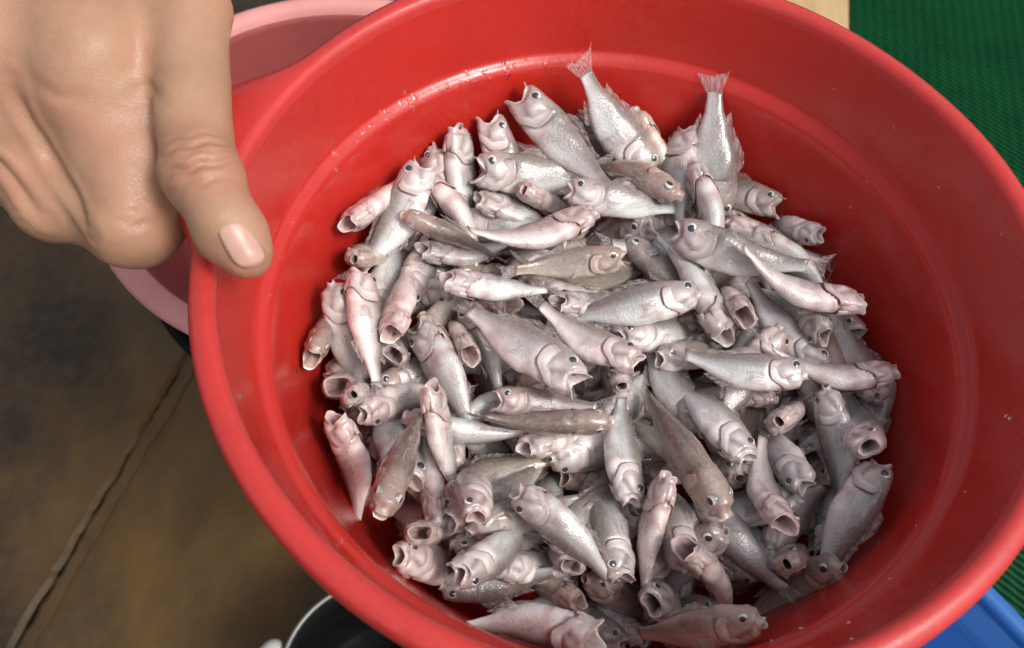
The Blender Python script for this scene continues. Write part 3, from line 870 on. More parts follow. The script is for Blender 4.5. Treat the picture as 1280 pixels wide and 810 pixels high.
def ball(name, c, n, r, squash, mat_, a0=0.0, a1=180.0, seg=16, rg_=12):
    """cap of a sphere around axis n; Col holds pupil edge, bright ring and dark outer ring"""
    n = Vector(n).normalized(); u = n.orthogonal().normalized(); v = n.cross(u); V, Fc, Cc = [], [], []
    for i in range(rg_ + 1):
        deg = lerp(a0, a1, i / rg_); a = R(deg)
        k = (.10, .10, .10) if deg < 22 else (.80, .79, .73) if deg < 52 else (.42, .40, .37) if deg < 66 else (.16, .14, .13)
        for j in range(seg):
            t = 2 * math.pi * j / seg
            V.append(Vector(c) + n * (r * squash * math.cos(a)) + (u * math.cos(t) + v * math.sin(t)) * (r * math.sin(a) + 1e-5)); Cc.append((*k, 0))
    for i in range(rg_):
        for j in range(seg): Fc.append((i * seg + j, i * seg + (j + 1) % seg, (i + 1) * seg + (j + 1) % seg, (i + 1) * seg + j))
    me = mesh_from(name, V, Fc, mat_); recalc(me)
    at = me.color_attributes.new('Col', 'FLOAT_COLOR', 'POINT'); at.data.foreach_set('color', [q for c_2 in Cc for q in c_2])
    return me
def fin(name, pts_a, pts_b, bend, thick=.003, ruff=.006, axis=1, seed=0, mat_=None):
    """membrane with rays between root line a and tip line b"""
    r = random.Random(seed); n_ = len(pts_a); K = 5; fr, bk_ = [], []
    for i in range(n_):
        for k in range(K):
            t = k / (K - 1); p = Vector(pts_a[i]).lerp(Vector(pts_b[i]), t)
            o = ruff * t * (1 if i % 2 else -1) + r.uniform(-.3, .3) * ruff * t
            p[axis] += o; q = p.copy(); p[axis] += thick * (1 - .7 * t); q[axis] -= thick * (1 - .7 * t)
            fr.append(p); bk_.append(q)
    m_ = len(fr); V = [warp(p, bend) for p in fr + bk_]; Fc = []
    for i in range(n_ - 1):
        for k in range(K - 1):
            a = i * K + k; q = (a, a + 1, a + K + 1, a + K); Fc.append(q); Fc.append(tuple(m_ + w for w in q[::-1]))
    bd_ = [(k, k + 1) for k in range(K - 1)] + [((n_ - 1) * K + k, (n_ - 1) * K + k + 1) for k in range(K - 1)] + [(i * K + K - 1, (i + 1) * K + K - 1) for i in range(n_ - 1)]
    for a, b in bd_: Fc.append((a, b, m_ + b, m_ + a))
    me = mesh_from(name, V, Fc, mat_ or M['fin']); recalc(me); return me
PROTO = {}
def fish_parts(gp, sd):
    if (gp, sd) in PROTO: return PROTO[gp, sd]
    bend = BENDS[sd]; g = gapes(gp); r = random.Random(gp * 7 + sd)
    P = [('body', fish_body(gp, bend, sd), None)]
    for sgn_ in (1, -1): P.append(('gill_cover', gill_cover(sgn_, gp, bend), None))
    for sgn_ in (1, -1):
        ph = R(57) * sgn_; c = head_surf(.868, ph, g); nrm = Vector((.02, c.y * 1.6, c.z * .20)).normalized()
        c = c - nrm * .021
        P.append(('eye', ball('eye', warp(c, bend), nrm, .046, .58, M['iris']), ball('pupil', warp(c + nrm * .0015, bend), nrm, .0452, .60, M['pupil'], 0, 37, 12, 3)))
    n = 11; spread = .085 + r.uniform(-.035, .03)
    A = [(.022, 0, lerp(-.043, .043, i / (n - 1))) for i in range(n)]
    B = [(-.15 + .035 * (1 - (2 * i / (n - 1) - 1) ** 2) + r.uniform(-.012, .012), 0, lerp(-spread, spread, i / (n - 1))) for i in range(n)]
    P.append(('tail_fin', fin('tail_fin', A, B, bend, seed=sd), None))
    A, B = [], []
    for i in range(13):
        x = lerp(.62, .20, i / 12); z = float(np.interp(x, XS, TOP)); A.append((x, 0, z - .006))
        B.append((x - .05, .012 * math.sin(i * 1.3), z + .030 + .018 * math.sin(i * .5 + .5) * (1 if i % 2 else .55)))
    P.append(('dorsal_fin', fin('dorsal_fin', A, B, bend, ruff=.004, seed=sd + 5), None))
    A, B = [], []
    for i in range(7):
        x = lerp(.36, .20, i / 6); z = -float(np.interp(x, XS, BOT)); A.append((x, 0, z + .006)); B.append((x - .055, 0, z - .040 + .025 * i / 6))
    P.append(('anal_fin', fin('anal_fin', A, B, bend, ruff=.004, seed=sd + 9), None))
    for sgn_ in (1, -1):
        A = [(.625 - .004 * i, sgn_ * .082, -.03 - .011 * i) for i in range(6)]
        B = [(.515 - .010 * abs(i - 2) + r.uniform(-.01, .01), sgn_ * (.095 + r.uniform(0, .012)), -.015 - .02 * i) for i in range(6)]
        P.append(('pectoral_fin', fin('pectoral_fin', A, B, bend, thick=.002, ruff=.003, seed=sd + 3), None))
    PROTO[gp, sd] = P
    return P
TINT = {'p': (.99, .91, .90, 1), 's': (1.03, 1.05, 1.05, 1), 'b': (.80, .72, .63, 1), 'n': (.86, .87, .86, 1)}

FISH = [
(-0.0904, 0.0287, -0.0427, -0.0709, 0.0658, -0.0579, -0.694, 0.07, -0.717, 2, 3, 'p', 'small pinkish fish with torn-looking gaping mouth, lying alone nearest the thumb tip'),
(-0.0674, 0.0624, -0.0437, -0.0806, 0.0164, -0.0581, -0.962, 0.23, 0.148, 2, 5, 's', "silvery fish on its side, wide mouth, head up, pile edge at ten o'clock"),
(-0.0728, 0.037, -0.0433, -0.0363, 0.0377, -0.064, 0.397, -0.619, 0.678, 0, 0, 'b', 'brown-backed fish with dark eye spots lying across the upper part nearest the thumb'),
(-0.0701, 0.0619, -0.051, -0.0325, 0.037, -0.0629, 0.05, 0.493, -0.869, 2, 4, 'p', "half-buried pinkish fish belly up, wide mouth, head upper left, pile edge at eleven o'clock"),
(-0.049, 0.0548, -0.0541, -0.0103, 0.0577, -0.0702, -0.175, 0.953, -0.248, 2, 2, 'n', "grey fish belly up, wide mouth, head left, halfway toward eleven o'clock"),
(-0.0509, 0.065, -0.0486, -0.0012, 0.0695, -0.0591, 0.075, 0.736, 0.673, 2, 5, 'n', "grey fish on its side, wide mouth, head left, halfway toward eleven o'clock"),
(-0.0323, 0.0553, -0.0471, -0.0108, 0.0709, -0.0798, -0.801, 0.533, -0.272, 0, 0, 'p', "pinkish fish belly up, closed mouth, head upper left, halfway toward eleven o'clock"),
(-0.0048, 0.0473, -0.0454, -0.0478, 0.0214, -0.0509, -0.414, 0.786, -0.459, 1, 4, 'p', "pinkish fish belly up, parted mouth, head upper right, halfway toward eleven o'clock"),
(-0.0669, 0.0309, -0.0547, -0.0315, 0.0429, -0.0739, -0.438, 0.857, -0.271, 2, 1, 'n', "grey fish belly up, wide mouth, head left, halfway toward ten o'clock"),
(-0.0458, 0.0876, -0.0432, -0.0293, 0.0545, -0.0733, 0.937, 0.286, 0.2, 2, 1, 'p', "half-buried pinkish fish on its side, wide mouth, head up, pile edge at eleven o'clock"),
(-0.0367, 0.0921, -0.035, 0.002, 0.063, -0.0588, 0.696, 0.52, 0.495, 2, 1, 'n', 'large head with gaping notched mouth standing highest at the far edge'),
(0.0256, 0.0551, -0.0456, -0.0154, 0.0851, -0.0511, -0.558, -0.675, 0.483, 0, 4, 'b', "brownish fish back up, closed mouth, head lower right, halfway toward twelve o'clock"),
(0.0182, 0.0747, -0.0573, -0.018, 0.1008, -0.0328, 0.702, 0.562, 0.438, 0, 2, 'n', 'fish with pale tail sticking up highest at the far edge of the pile'),
(-0.011, 0.0964, -0.0462, 0.0049, 0.0863, -0.0837, -0.888, -0.366, -0.278, 1, 2, 'b', "deep-lying brownish fish on its side, parted mouth, head up, pile edge at twelve o'clock"),
(-0.0175, 0.0562, -0.046, 0.0297, 0.0519, -0.0509, 0.135, 0.806, 0.576, 1, 2, 's', "silvery fish on its side, parted mouth, head left, halfway toward twelve o'clock"),
(0.0282, 0.0921, -0.0474, 0.0204, 0.0483, -0.0606, -0.763, 0.306, -0.569, 2, 3, 'n', "grey fish on its side, wide mouth, head up, halfway toward one o'clock"),
(0.0437, 0.0633, -0.068, 0.0343, 0.0984, -0.028, 0.97, -0.018, 0.244, 0, 0, 'n', 'fish whose dark tail stands straight up against the far wall'),
(0.0285, 0.0733, -0.0455, 0.0483, 0.0255, -0.0551, 0.176, 0.264, -0.948, 1, 4, 'n', "grey fish belly up, parted mouth, head upper left, halfway toward one o'clock"),
(0.0665, 0.0661, -0.0581, 0.0295, 0.0859, -0.0685, 0.199, 0.718, 0.667, 2, 1, 'p', "half-buried pinkish fish on its side, wide mouth, head right, pile edge at one o'clock"),
(0.0198, 0.0403, -0.043, 0.0689, 0.0251, -0.0499, 0.294, 0.621, 0.727, 1, 5, 'n', "grey fish on its side, parted mouth, head upper left, halfway toward one o'clock"),
(0.0435, 0.0603, -0.0614, 0.0827, 0.0458, -0.0653, 0.336, 0.937, -0.093, 0, 0, 'p', "half-buried pinkish fish on its side, closed mouth, head upper left, halfway toward two o'clock"),
(0.0488, 0.0507, -0.055, 0.0878, 0.0301, -0.06, -0.196, -0.136, -0.971, 1, 4, 'n', "grey fish on its side, parted mouth, head upper left, halfway toward two o'clock"),
(0.0062, 0.0284, -0.046, -0.0357, 0.0238, -0.0512, -0.159, 0.487, 0.859, 1, 2, 'b', "brownish fish on its side, parted mouth, head right, halfway toward twelve o'clock"),
(0.0163, 0.049, -0.0541, -0.0086, 0.0593, -0.0863, -0.535, 0.591, 0.603, 2, 4, 'n', "grey fish on its side, wide mouth, head right, halfway toward twelve o'clock"),
(0.0126, 0.0558, -0.0684, -0.0133, 0.0754, -0.095, 0.786, 0.358, -0.503, 0, 1, 's', "half-buried silvery fish belly up, closed mouth, head right, halfway toward twelve o'clock"),
(0.0286, 0.0382, -0.064, 0.0045, 0.0526, -0.0953, -0.536, 0.532, 0.656, 1, 0, 'b', "half-buried brownish fish on its side, parted mouth, head right, halfway toward one o'clock"),
(-0.0827, 0.0149, -0.0446, -0.0714, -0.0288, -0.0509, 0.727, 0.279, -0.627, 1, 0, 'p', "pinkish fish on its side, parted mouth, head up, pile edge at nine o'clock"),
(-0.0691, -0.0122, -0.044, -0.0682, 0.0272, -0.0585, -0.744, -0.216, -0.632, 2, 0, 'p', "pinkish fish on its side, wide mouth, head down, halfway toward nine o'clock"),
(-0.0928, -0.0193, -0.0478, -0.0927, 0.0175, -0.068, 0.393, 0.443, 0.806, 2, 5, 'b', "brownish fish back up, wide mouth, head down, pile edge at nine o'clock"),
(-0.0855, -0.0262, -0.0517, -0.0839, -0.0062, -0.0888, -0.991, -0.091, -0.094, 3, 2, 'p', 'pink fish facing up with a round gaping mouth at the thumb-side edge of the pile'),
(-0.0679, -0.0128, -0.0537, -0.0701, 0.0127, -0.0873, 0.853, -0.388, -0.349, 2, 2, 'n', "grey fish on its side, wide mouth, head lower left, halfway toward nine o'clock"),
(-0.0633, 0.0001, -0.0531, -0.037, -0.0366, -0.0567, -0.576, -0.34, -0.744, 2, 5, 'n', "grey fish on its side, wide mouth, head upper left, halfway toward nine o'clock"),
(-0.0428, -0.0124, -0.0521, -0.054, 0.018, -0.0789, 0.434, -0.5, -0.75, 2, 0, 'p', "pinkish fish belly up, wide mouth, head lower right, halfway toward nine o'clock"),
(-0.0066, -0.0216, -0.0455, -0.05, 0.0098, -0.0522, 0.554, 0.808, 0.2, 2, 0, 's', 'largest silver fish lying diagonally across the middle, mouth open at lower right'),
(-0.0563, 0.0131, -0.046, -0.017, 0.0195, -0.0596, -0.307, 0.805, -0.508, 2, 0, 's', "silvery fish belly up, wide mouth, head left, halfway toward ten o'clock"),
(-0.0188, 0.0106, -0.05, 0.0159, 0.023, -0.0702, -0.498, 0.781, -0.376, 2, 1, 'n', 'grey fish belly up, wide mouth, head left, pile centre'),
(-0.0295, 0.0158, -0.0624, -0.0548, 0.0325, -0.0914, 0.692, 0.692, -0.206, 2, 1, 'p', "half-buried pinkish fish belly up, wide mouth, head right, halfway toward ten o'clock"),
(0.011, -0.0116, -0.0464, -0.0251, 0.0073, -0.0565, 0.468, 0.883, -0.032, 2, 2, 'p', 'pinkish fish on its side, wide mouth, head right, pile centre'),
(-0.0326, 0.0047, -0.0609, -0.0387, -0.0197, -0.0945, -0.97, 0.242, 0, 0, 1, 's', "half-buried silvery fish on its side, closed mouth, head up, halfway toward nine o'clock"),
(0.0027, -0.0324, -0.0459, -0.0408, -0.0361, -0.0509, -0.082, -0.308, 0.948, 0, 5, 'b', 'slim brown fish lying back up with two dark eyes in the middle of the pile'),
(-0.0549, -0.0255, -0.0423, -0.044, -0.0551, -0.07, 0.193, 0.708, -0.68, 2, 0, 'p', "pinkish fish belly up, wide mouth, head up, halfway toward eight o'clock"),
(-0.0828, -0.0375, -0.0453, -0.068, -0.0588, -0.0783, -0.797, 0.277, -0.537, 2, 2, 'p', "pinkish fish belly up, wide mouth, head upper left, pile edge at eight o'clock"),
(-0.0762, -0.0358, -0.0516, -0.0514, -0.0099, -0.0735, 0.129, -0.711, -0.691, 1, 2, 'p', "pinkish fish on its side, parted mouth, head lower left, halfway toward nine o'clock"),
(-0.0619, -0.0729, -0.0305, -0.0576, -0.0293, -0.052, 0.338, 0.389, 0.857, 0, 0, 'b', 'slim brown fish seen from above, head down along the lower thumb-side wall'),
(-0.0519, 0.0203, -0.0614, -0.0857, 0.0223, -0.0863, 0.391, -0.708, -0.589, 0, 1, 'n', "half-buried grey fish on its side, closed mouth, head right, halfway toward ten o'clock"),
(-0.0334, -0.0112, -0.0688, -0.0043, 0.0071, -0.0929, 0.259, 0.593, 0.763, 1, 1, 'b', 'deep-lying brownish fish on its side, parted mouth, head left, pile centre'),
(0.0011, -0.0187, -0.0758, -0.0333, 0.0003, -0.0909, 0.28, 0.855, 0.436, 0, 5, 'n', 'deep-lying grey fish on its side, closed mouth, head right, pile centre'),
(-0.085, -0.0263, -0.0685, -0.0555, -0.0079, -0.0921, -0.167, 0.867, 0.469, 1, 1, 'n', "deep-lying grey fish on its side, parted mouth, head left, pile edge at nine o'clock"),
(0.0313, 0.0172, -0.046, -0.0159, 0.0031, -0.0489, -0.285, 0.877, 0.387, 0, 1, 's', 'silvery fish on its side, closed mouth, head right, pile centre'),
(0.04, 0.0018, -0.0529, 0.0247, 0.0514, -0.0586, 0.624, 0.104, -0.774, 2, 3, 'n', "grey fish belly up, wide mouth, head lower right, halfway toward two o'clock"),
(0.0025, 0.0023, -0.0553, 0.0436, 0.0134, -0.0619, -0.196, 0.923, 0.332, 1, 4, 's', 'silvery fish on its side, parted mouth, head left, pile centre'),
(0.0164, -0.0048, -0.0547, 0.0499, 0.0126, -0.0731, 0.009, 0.72, 0.694, 1, 3, 'n', 'grey fish on its side, parted mouth, head left, pile centre'),
(0.0448, 0.0064, -0.0451, 0.0451, 0.0386, -0.0723, 0.673, -0.481, -0.561, 2, 5, 'p', 'pale fish with skull-like gaping face right of centre, belly up'),
(0.085, 0.0169, -0.0448, 0.0388, 0.0235, -0.0499, 0.176, 0.844, -0.506, 2, 4, 'p', "pinkish fish belly up, wide mouth, head right, halfway toward two o'clock"),
(0.0731, 0.0051, -0.0511, 0.0627, 0.0399, -0.0724, -0.146, -0.549, -0.823, 1, 1, 'n', "grey fish on its side, parted mouth, head lower right, halfway toward three o'clock"),
(0.0891, 0.0134, -0.06, 0.0768, 0.0442, -0.0858, 0.316, 0.68, 0.662, 2, 0, 'n', "half-buried grey fish on its side, wide mouth, head lower right, pile edge at three o'clock"),
(0.0658, 0.0017, -0.0641, 0.0437, 0.0252, -0.091, 0.813, 0.11, -0.571, 2, 5, 'p', "half-buried pinkish fish belly up, wide mouth, head right, halfway toward three o'clock"),
(0.0641, -0.0108, -0.0459, 0.0209, -0.0101, -0.0505, -0.019, 0.953, 0.304, 0, 5, 's', "silvery fish on its side, closed mouth, head right, halfway toward three o'clock"),
(0.094, -0.0062, -0.0474, 0.0532, -0.009, -0.0606, 0.153, 0.755, -0.637, 1, 4, 'p', "pinkish fish belly up, parted mouth, head right, pile edge at three o'clock"),
(0.0432, -0.0425, -0.0461, 0.0227, -0.0069, -0.0549, 0.87, 0.491, -0.05, 1, 1, 's', "silvery fish on its side, parted mouth, head lower right, halfway toward four o'clock"),
(0.0355, -0.0609, -0.0449, 0.008, -0.0148, -0.0506, 0.049, 0.151, 0.987, 0, 3, 'b', 'long smooth brown fish right of centre, seen from above, head pointing lower right'),
(0.0092, -0.0569, -0.0542, 0.0012, -0.0149, -0.0563, 0.97, 0.177, -0.17, 1, 5, 's', "silvery fish on its side, parted mouth, head down, halfway toward six o'clock"),
(0.0056, -0.0151, -0.0552, 0.0054, 0.0088, -0.0899, -0.335, 0.775, 0.536, 0, 2, 'n', 'grey fish back up, closed mouth, head lower right, pile centre'),
(0.0514, -0.0289, -0.0464, 0.0706, -0.0083, -0.0778, -0.648, -0.394, -0.651, 0, 3, 'p', "pinkish fish belly up, closed mouth, head lower left, halfway toward four o'clock"),
(0.0707, -0.0266, -0.0672, 0.0823, 0.0032, -0.0945, 0.922, -0.005, 0.386, 0, 5, 's', "half-buried silvery fish on its side, closed mouth, head down, halfway toward four o'clock"),
(0.0692, -0.0114, -0.0502, 0.0811, -0.0477, -0.0676, -0.824, 0.003, -0.566, 0, 2, 'n', "grey fish on its side, closed mouth, head up, pile edge at three o'clock"),
(-0.0371, -0.0685, -0.0419, -0.0414, -0.0352, -0.0672, -0.969, 0.059, 0.241, 1, 4, 'p', "pinkish fish on its side, parted mouth, head down, halfway toward seven o'clock"),
(-0.0588, -0.0775, -0.0475, -0.0345, -0.0725, -0.0814, -0.073, 0.993, 0.095, 1, 4, 'p', "pinkish fish on its side, parted mouth, head left, pile edge at seven o'clock"),
(-0.042, -0.0846, -0.0451, -0.0145, -0.0598, -0.0649, 0.368, -0.794, -0.483, 2, 1, 'n', "grey fish on its side, wide mouth, head lower left, pile edge at seven o'clock"),
(-0.0276, -0.0565, -0.046, 0.0079, -0.0772, -0.055, -0.503, -0.585, -0.637, 1, 5, 'n', "grey fish on its side, parted mouth, head upper left, halfway toward seven o'clock"),
(-0.0256, -0.0424, -0.0519, 0.0022, -0.0181, -0.0718, -0.745, 0.445, -0.497, 1, 2, 's', "silvery fish belly up, parted mouth, head lower left, halfway toward seven o'clock"),
(-0.0017, -0.1008, -0.0302, -0.0364, -0.0884, -0.051, 0.182, -0.68, -0.71, 3, 1, 'n', 'plump fish with round open mouth lying lowest of all, against the lower rim'),
(-0.0091, -0.0758, -0.0535, -0.0097, -0.0552, -0.0903, -0.981, 0.163, 0.107, 1, 4, 'n', "grey fish on its side, parted mouth, head down, halfway toward six o'clock"),
(-0.0399, -0.0637, -0.0645, -0.0706, -0.0498, -0.0896, 0.266, 0.943, 0.199, 0, 0, 's', "half-buried silvery fish on its side, closed mouth, head right, halfway toward eight o'clock"),
(-0.0323, -0.0635, -0.0686, -0.0049, -0.0457, -0.095, -0.299, 0.906, 0.301, 0, 5, 'n', "half-buried grey fish on its side, closed mouth, head left, halfway toward seven o'clock"),
(-0.0121, -0.0423, -0.0699, 0.0181, -0.0248, -0.0933, -0.067, 0.839, 0.54, 1, 1, 'b', "deep-lying brownish fish on its side, parted mouth, head left, halfway toward six o'clock"),
(0.0113, -0.0533, -0.0613, -0.0034, -0.0738, -0.0949, -0.607, 0.768, -0.203, 1, 1, 'p', "half-buried pinkish fish on its side, parted mouth, head upper right, halfway toward six o'clock"),
(0.0182, -0.0475, -0.045, 0.0093, -0.0815, -0.068, -0.142, 0.579, -0.803, 2, 3, 'p', "pinkish fish belly up, wide mouth, head up, halfway toward five o'clock"),
(0.0609, -0.0486, -0.0504, 0.0486, -0.0133, -0.0696, -0.696, -0.513, -0.502, 1, 2, 'n', "grey fish on its side, parted mouth, head lower right, halfway toward four o'clock"),
(0.0735, -0.0408, -0.065, 0.0755, -0.01, -0.0935, 0.462, 0.585, 0.666, 0, 3, 'b', "half-buried brownish fish on its side, closed mouth, head lower right, pile edge at four o'clock"),
(0.0431, -0.0436, -0.0543, 0.0326, -0.0238, -0.0898, 0.166, 0.881, 0.442, 0, 3, 'n', "grey fish on its side, closed mouth, head right, halfway toward four o'clock"),
(0.0507, -0.0641, -0.0404, 0.0471, -0.0335, -0.069, 0.919, -0.207, -0.336, 2, 4, 'p', "pinkish fish belly up, wide mouth, head lower right, pile edge at four o'clock"),
(0.0834, -0.0385, -0.0461, 0.0584, -0.0753, -0.0484, 0.767, -0.542, 0.344, 1, 4, 'n', 'slender fish leaning head up against the right wall apart from the others'),
(0.0512, -0.0724, -0.0447, 0.0659, -0.0568, -0.0812, 0.793, 0.377, 0.479, 0, 5, 'b', "brownish fish back up, closed mouth, head lower left, pile edge at five o'clock"),
(0.0399, -0.091, -0.0317, 0.0078, -0.0926, -0.0598, -0.455, 0.751, 0.478, 0, 0, 'b', "brownish fish on its side, closed mouth, head right, pile edge at five o'clock"),
(0.0197, -0.0695, -0.0426, 0.0494, -0.0802, -0.0702, -0.329, 0.707, -0.627, 3, 4, 'p', 'pink fish with the largest round gaping mouth, facing up near the lower rim'),
(0.0133, -0.0837, -0.0547, 0.0313, -0.0687, -0.0897, -0.567, 0.822, 0.06, 2, 2, 'n', "grey fish on its side, wide mouth, head left, pile edge at six o'clock"),
(0.0357, -0.0606, -0.0513, 0.017, -0.0721, -0.0871, -0.882, 0.295, 0.367, 0, 4, 'n', "grey fish on its side, closed mouth, head upper right, halfway toward five o'clock"),
(0.0294, -0.0462, -0.0594, 0.0524, -0.0812, -0.0614, -0.78, -0.49, -0.39, 0, 3, 'n', "half-buried grey fish on its side, closed mouth, head upper left, pile edge at five o'clock"),
(0.0366, -0.0433, -0.076, 0.0589, -0.0761, -0.0626, -0.729, -0.618, -0.294, 0, 4, 's', "deep-lying silvery fish on its side, closed mouth, head upper left, pile edge at five o'clock"),
(0.0684, -0.0697, -0.0483, 0.0517, -0.0719, -0.0868, -0.724, 0.632, 0.277, 0, 4, 'b', "deep-lying brownish fish on its side, closed mouth, head right, pile edge at five o'clock"),
(-0.0036, -0.0739, -0.066, 0.0289, -0.0826, -0.0912, 0.627, 0.385, 0.677, 0, 0, 'b', "deep-lying brownish fish on its side, closed mouth, head upper left, pile edge at six o'clock"),
(-0.0467, -0.0634, -0.0588, -0.0099, -0.0418, -0.0663, -0.235, 0.65, 0.723, 2, 2, 'n', "half-buried grey fish on its side, wide mouth, head lower left, halfway toward seven o'clock"),
(0.0246, -0.0751, -0.0554, 0.0203, -0.032, -0.0664, -0.953, -0.018, 0.303, 0, 2, 's', "half-buried silvery fish on its side, closed mouth, head down, halfway toward five o'clock"),
(0.0345, -0.0274, -0.0604, 0.0094, 0.0057, -0.0636, 0.788, 0.607, 0.101, 1, 5, 'n', 'half-buried grey fish on its side, parted mouth, head lower right, pile centre'),
(0.0059, -0.0784, -0.0585, -0.0016, -0.0393, -0.0598, -0.961, -0.177, 0.215, 2, 4, 'n', "half-buried grey fish on its side, wide mouth, head down, halfway toward six o'clock"),
(-0.0216, 0.0313, -0.059, 0.0213, 0.0325, -0.0674, 0.165, 0.404, 0.9, 0, 2, 'b', "half-buried brownish fish on its side, closed mouth, head left, halfway toward twelve o'clock"),
(-0.0481, -0.0574, -0.0608, -0.0159, -0.0316, -0.0704, -0.607, 0.79, 0.087, 0, 3, 'b', "half-buried brownish fish on its side, closed mouth, head lower left, halfway toward eight o'clock"),
(-0.049, -0.0644, -0.0646, -0.0574, -0.0257, -0.0672, -0.364, -0.14, -0.921, 1, 5, 's', "half-buried silvery fish belly up, parted mouth, head down, halfway toward eight o'clock"),
(-0.0173, -0.0409, -0.0621, 0.0233, -0.0257, -0.0697, 0.146, -0.728, -0.67, 0, 2, 's', 'half-buried silvery fish on its side, closed mouth, head left, pile centre'),
(0.0146, -0.0751, -0.0666, 0.0311, -0.0411, -0.0663, -0.791, 0.382, 0.478, 0, 4, 'n', "half-buried grey fish on its side, closed mouth, head lower left, halfway toward five o'clock"),
(-0.0306, -0.0757, -0.0597, -0.0016, -0.068, -0.0797, -0.256, 0.967, -0.001, 1, 0, 's', "half-buried silvery fish on its side, parted mouth, head left, halfway toward seven o'clock"),
(0.0591, -0.0125, -0.0622, 0.0287, -0.0025, -0.0788, 0.503, 0.709, -0.494, 0, 0, 'p', "half-buried pinkish fish belly up, closed mouth, head right, halfway toward three o'clock"),
(-0.0753, -0.0217, -0.0623, -0.0431, 0.0027, -0.0706, -0.419, 0.734, 0.535, 2, 1, 'p', "half-buried pinkish fish on its side, wide mouth, head lower left, halfway toward nine o'clock"),
(0.0482, -0.0371, -0.0581, 0.034, -0.0169, -0.0844, 0.918, 0.289, -0.272, 1, 4, 'b', "half-buried brownish fish belly up, parted mouth, head lower right, halfway toward four o'clock"),
(0.0624, -0.0456, -0.0578, 0.0226, -0.0567, -0.0705, -0.218, 0.963, -0.16, 1, 2, 's', "half-buried silvery fish on its side, parted mouth, head right, halfway toward four o'clock"),
(-0.0404, -0.0667, -0.0561, -0.003, -0.049, -0.0661, -0.106, 0.65, 0.753, 0, 0, 'n', "half-buried grey fish near rim, on its side, closed mouth, head left, halfway toward seven o'clock"),
(-0.0036, -0.0835, -0.0625, -0.0249, -0.0696, -0.0879, 0.442, -0.577, -0.686, 1, 3, 'b', "half-buried brownish fish belly up, parted mouth, head lower right, pile edge at six o'clock"),
(-0.0273, -0.0083, -0.0575, 0.0137, 0.0011, -0.067, 0.064, 0.552, 0.831, 1, 4, 'n', 'half-buried grey fish on its side, parted mouth, head left, pile centre'),
(-0.0642, -0.0315, -0.0577, -0.0206, -0.0368, -0.0645, -0.134, 0.157, -0.978, 1, 3, 'n', "half-buried grey fish belly up, parted mouth, head left, halfway toward eight o'clock"),
(-0.0803, -0.0001, -0.061, -0.0694, 0.0483, -0.0658, 0.722, -0.228, -0.653, 0, 3, 'n', "half-buried grey fish on its side, closed mouth, head lower left, pile edge at ten o'clock"),
(-0.0696, 0.0105, -0.0607, -0.0582, 0.0532, -0.0689, 0.742, -0.31, -0.595, 0, 3, 'p', "half-buried pinkish fish on its side, closed mouth, head lower left, halfway toward ten o'clock"),
(-0.0363, -0.0222, -0.0581, -0.0004, -0.0202, -0.0656, 0.044, 0.892, 0.449, 2, 1, 'p', 'half-buried pinkish fish on its side, wide mouth, head left, pile centre'),
(-0.0746, -0.0338, -0.0698, -0.0427, -0.0577, -0.0729, 0.397, 0.616, -0.68, 0, 2, 'b', "half-buried brownish fish belly up, closed mouth, head upper left, halfway toward eight o'clock"),
(0.0064, 0.0471, -0.0588, 0.04, 0.0177, -0.0659, -0.515, -0.706, 0.487, 0, 2, 'n', "half-buried grey fish back up, closed mouth, head upper left, halfway toward one o'clock"),
(-0.0627, 0.0075, -0.0583, -0.0376, -0.0279, -0.0659, -0.144, 0.11, -0.983, 0, 2, 'b', "half-buried brownish fish belly up, closed mouth, head upper left, halfway toward nine o'clock"),
(-0.0292, -0.0752, -0.0663, -0.0515, -0.0512, -0.0812, -0.465, -0.736, -0.492, 1, 0, 'n', "half-buried grey fish on its side, parted mouth, head lower right, halfway toward seven o'clock"),
(-0.012, -0.0633, -0.0632, 0.0237, -0.0363, -0.0694, -0.542, 0.786, 0.298, 0, 2, 'n', "half-buried grey fish on its side, closed mouth, head lower left, halfway toward six o'clock"),
(-0.0585, 0.0512, -0.0645, -0.0087, 0.0466, -0.0654, -0.086, -0.819, -0.567, 0, 2, 'n', "half-buried grey fish on its side, closed mouth, head left, halfway toward eleven o'clock"),
(-0.0487, 0.0142, -0.0604, -0.029, -0.0161, -0.065, -0.814, -0.478, -0.33, 2, 5, 'p', "half-buried pinkish fish on its side, wide mouth, head upper left, halfway toward ten o'clock"),
(0.0561, -0.0635, -0.0696, 0.0294, -0.0745, -0.0911, 0.603, -0.693, -0.395, 1, 4, 'b', "half-buried brownish fish on its side, parted mouth, head upper right, pile edge at five o'clock"),
(-0.0113, 0.022, -0.0596, -0.0173, -0.0172, -0.0698, 0.983, -0.113, -0.144, 0, 4, 'n', 'half-buried grey fish on its side, closed mouth, head up, pile centre'),
(0.0504, -0.0653, -0.0614, 0.0728, -0.0333, -0.0661, 0.781, -0.581, -0.229, 0, 5, 'p', "half-buried pinkish fish on its side, closed mouth, head lower left, pile edge at four o'clock"),
(0.0337, -0.0433, -0.0566, 0.0033, -0.0174, -0.0684, 0.614, 0.414, -0.672, 0, 5, 'b', "half-buried brownish fish belly up, closed mouth, head lower right, halfway toward five o'clock"),
(0.0513, -0.0559, -0.0668, 0.068, -0.0167, -0.0651, 0.334, -0.184, 0.925, 0, 4, 'n', "half-buried grey fish back up, closed mouth, head down, halfway toward four o'clock"),
(0.0043, -0.0767, -0.0636, 0.0195, -0.0503, -0.0828, 0.705, 0.105, 0.701, 1, 3, 'p', "half-buried pinkish fish back up, parted mouth, head lower left, halfway toward six o'clock"),
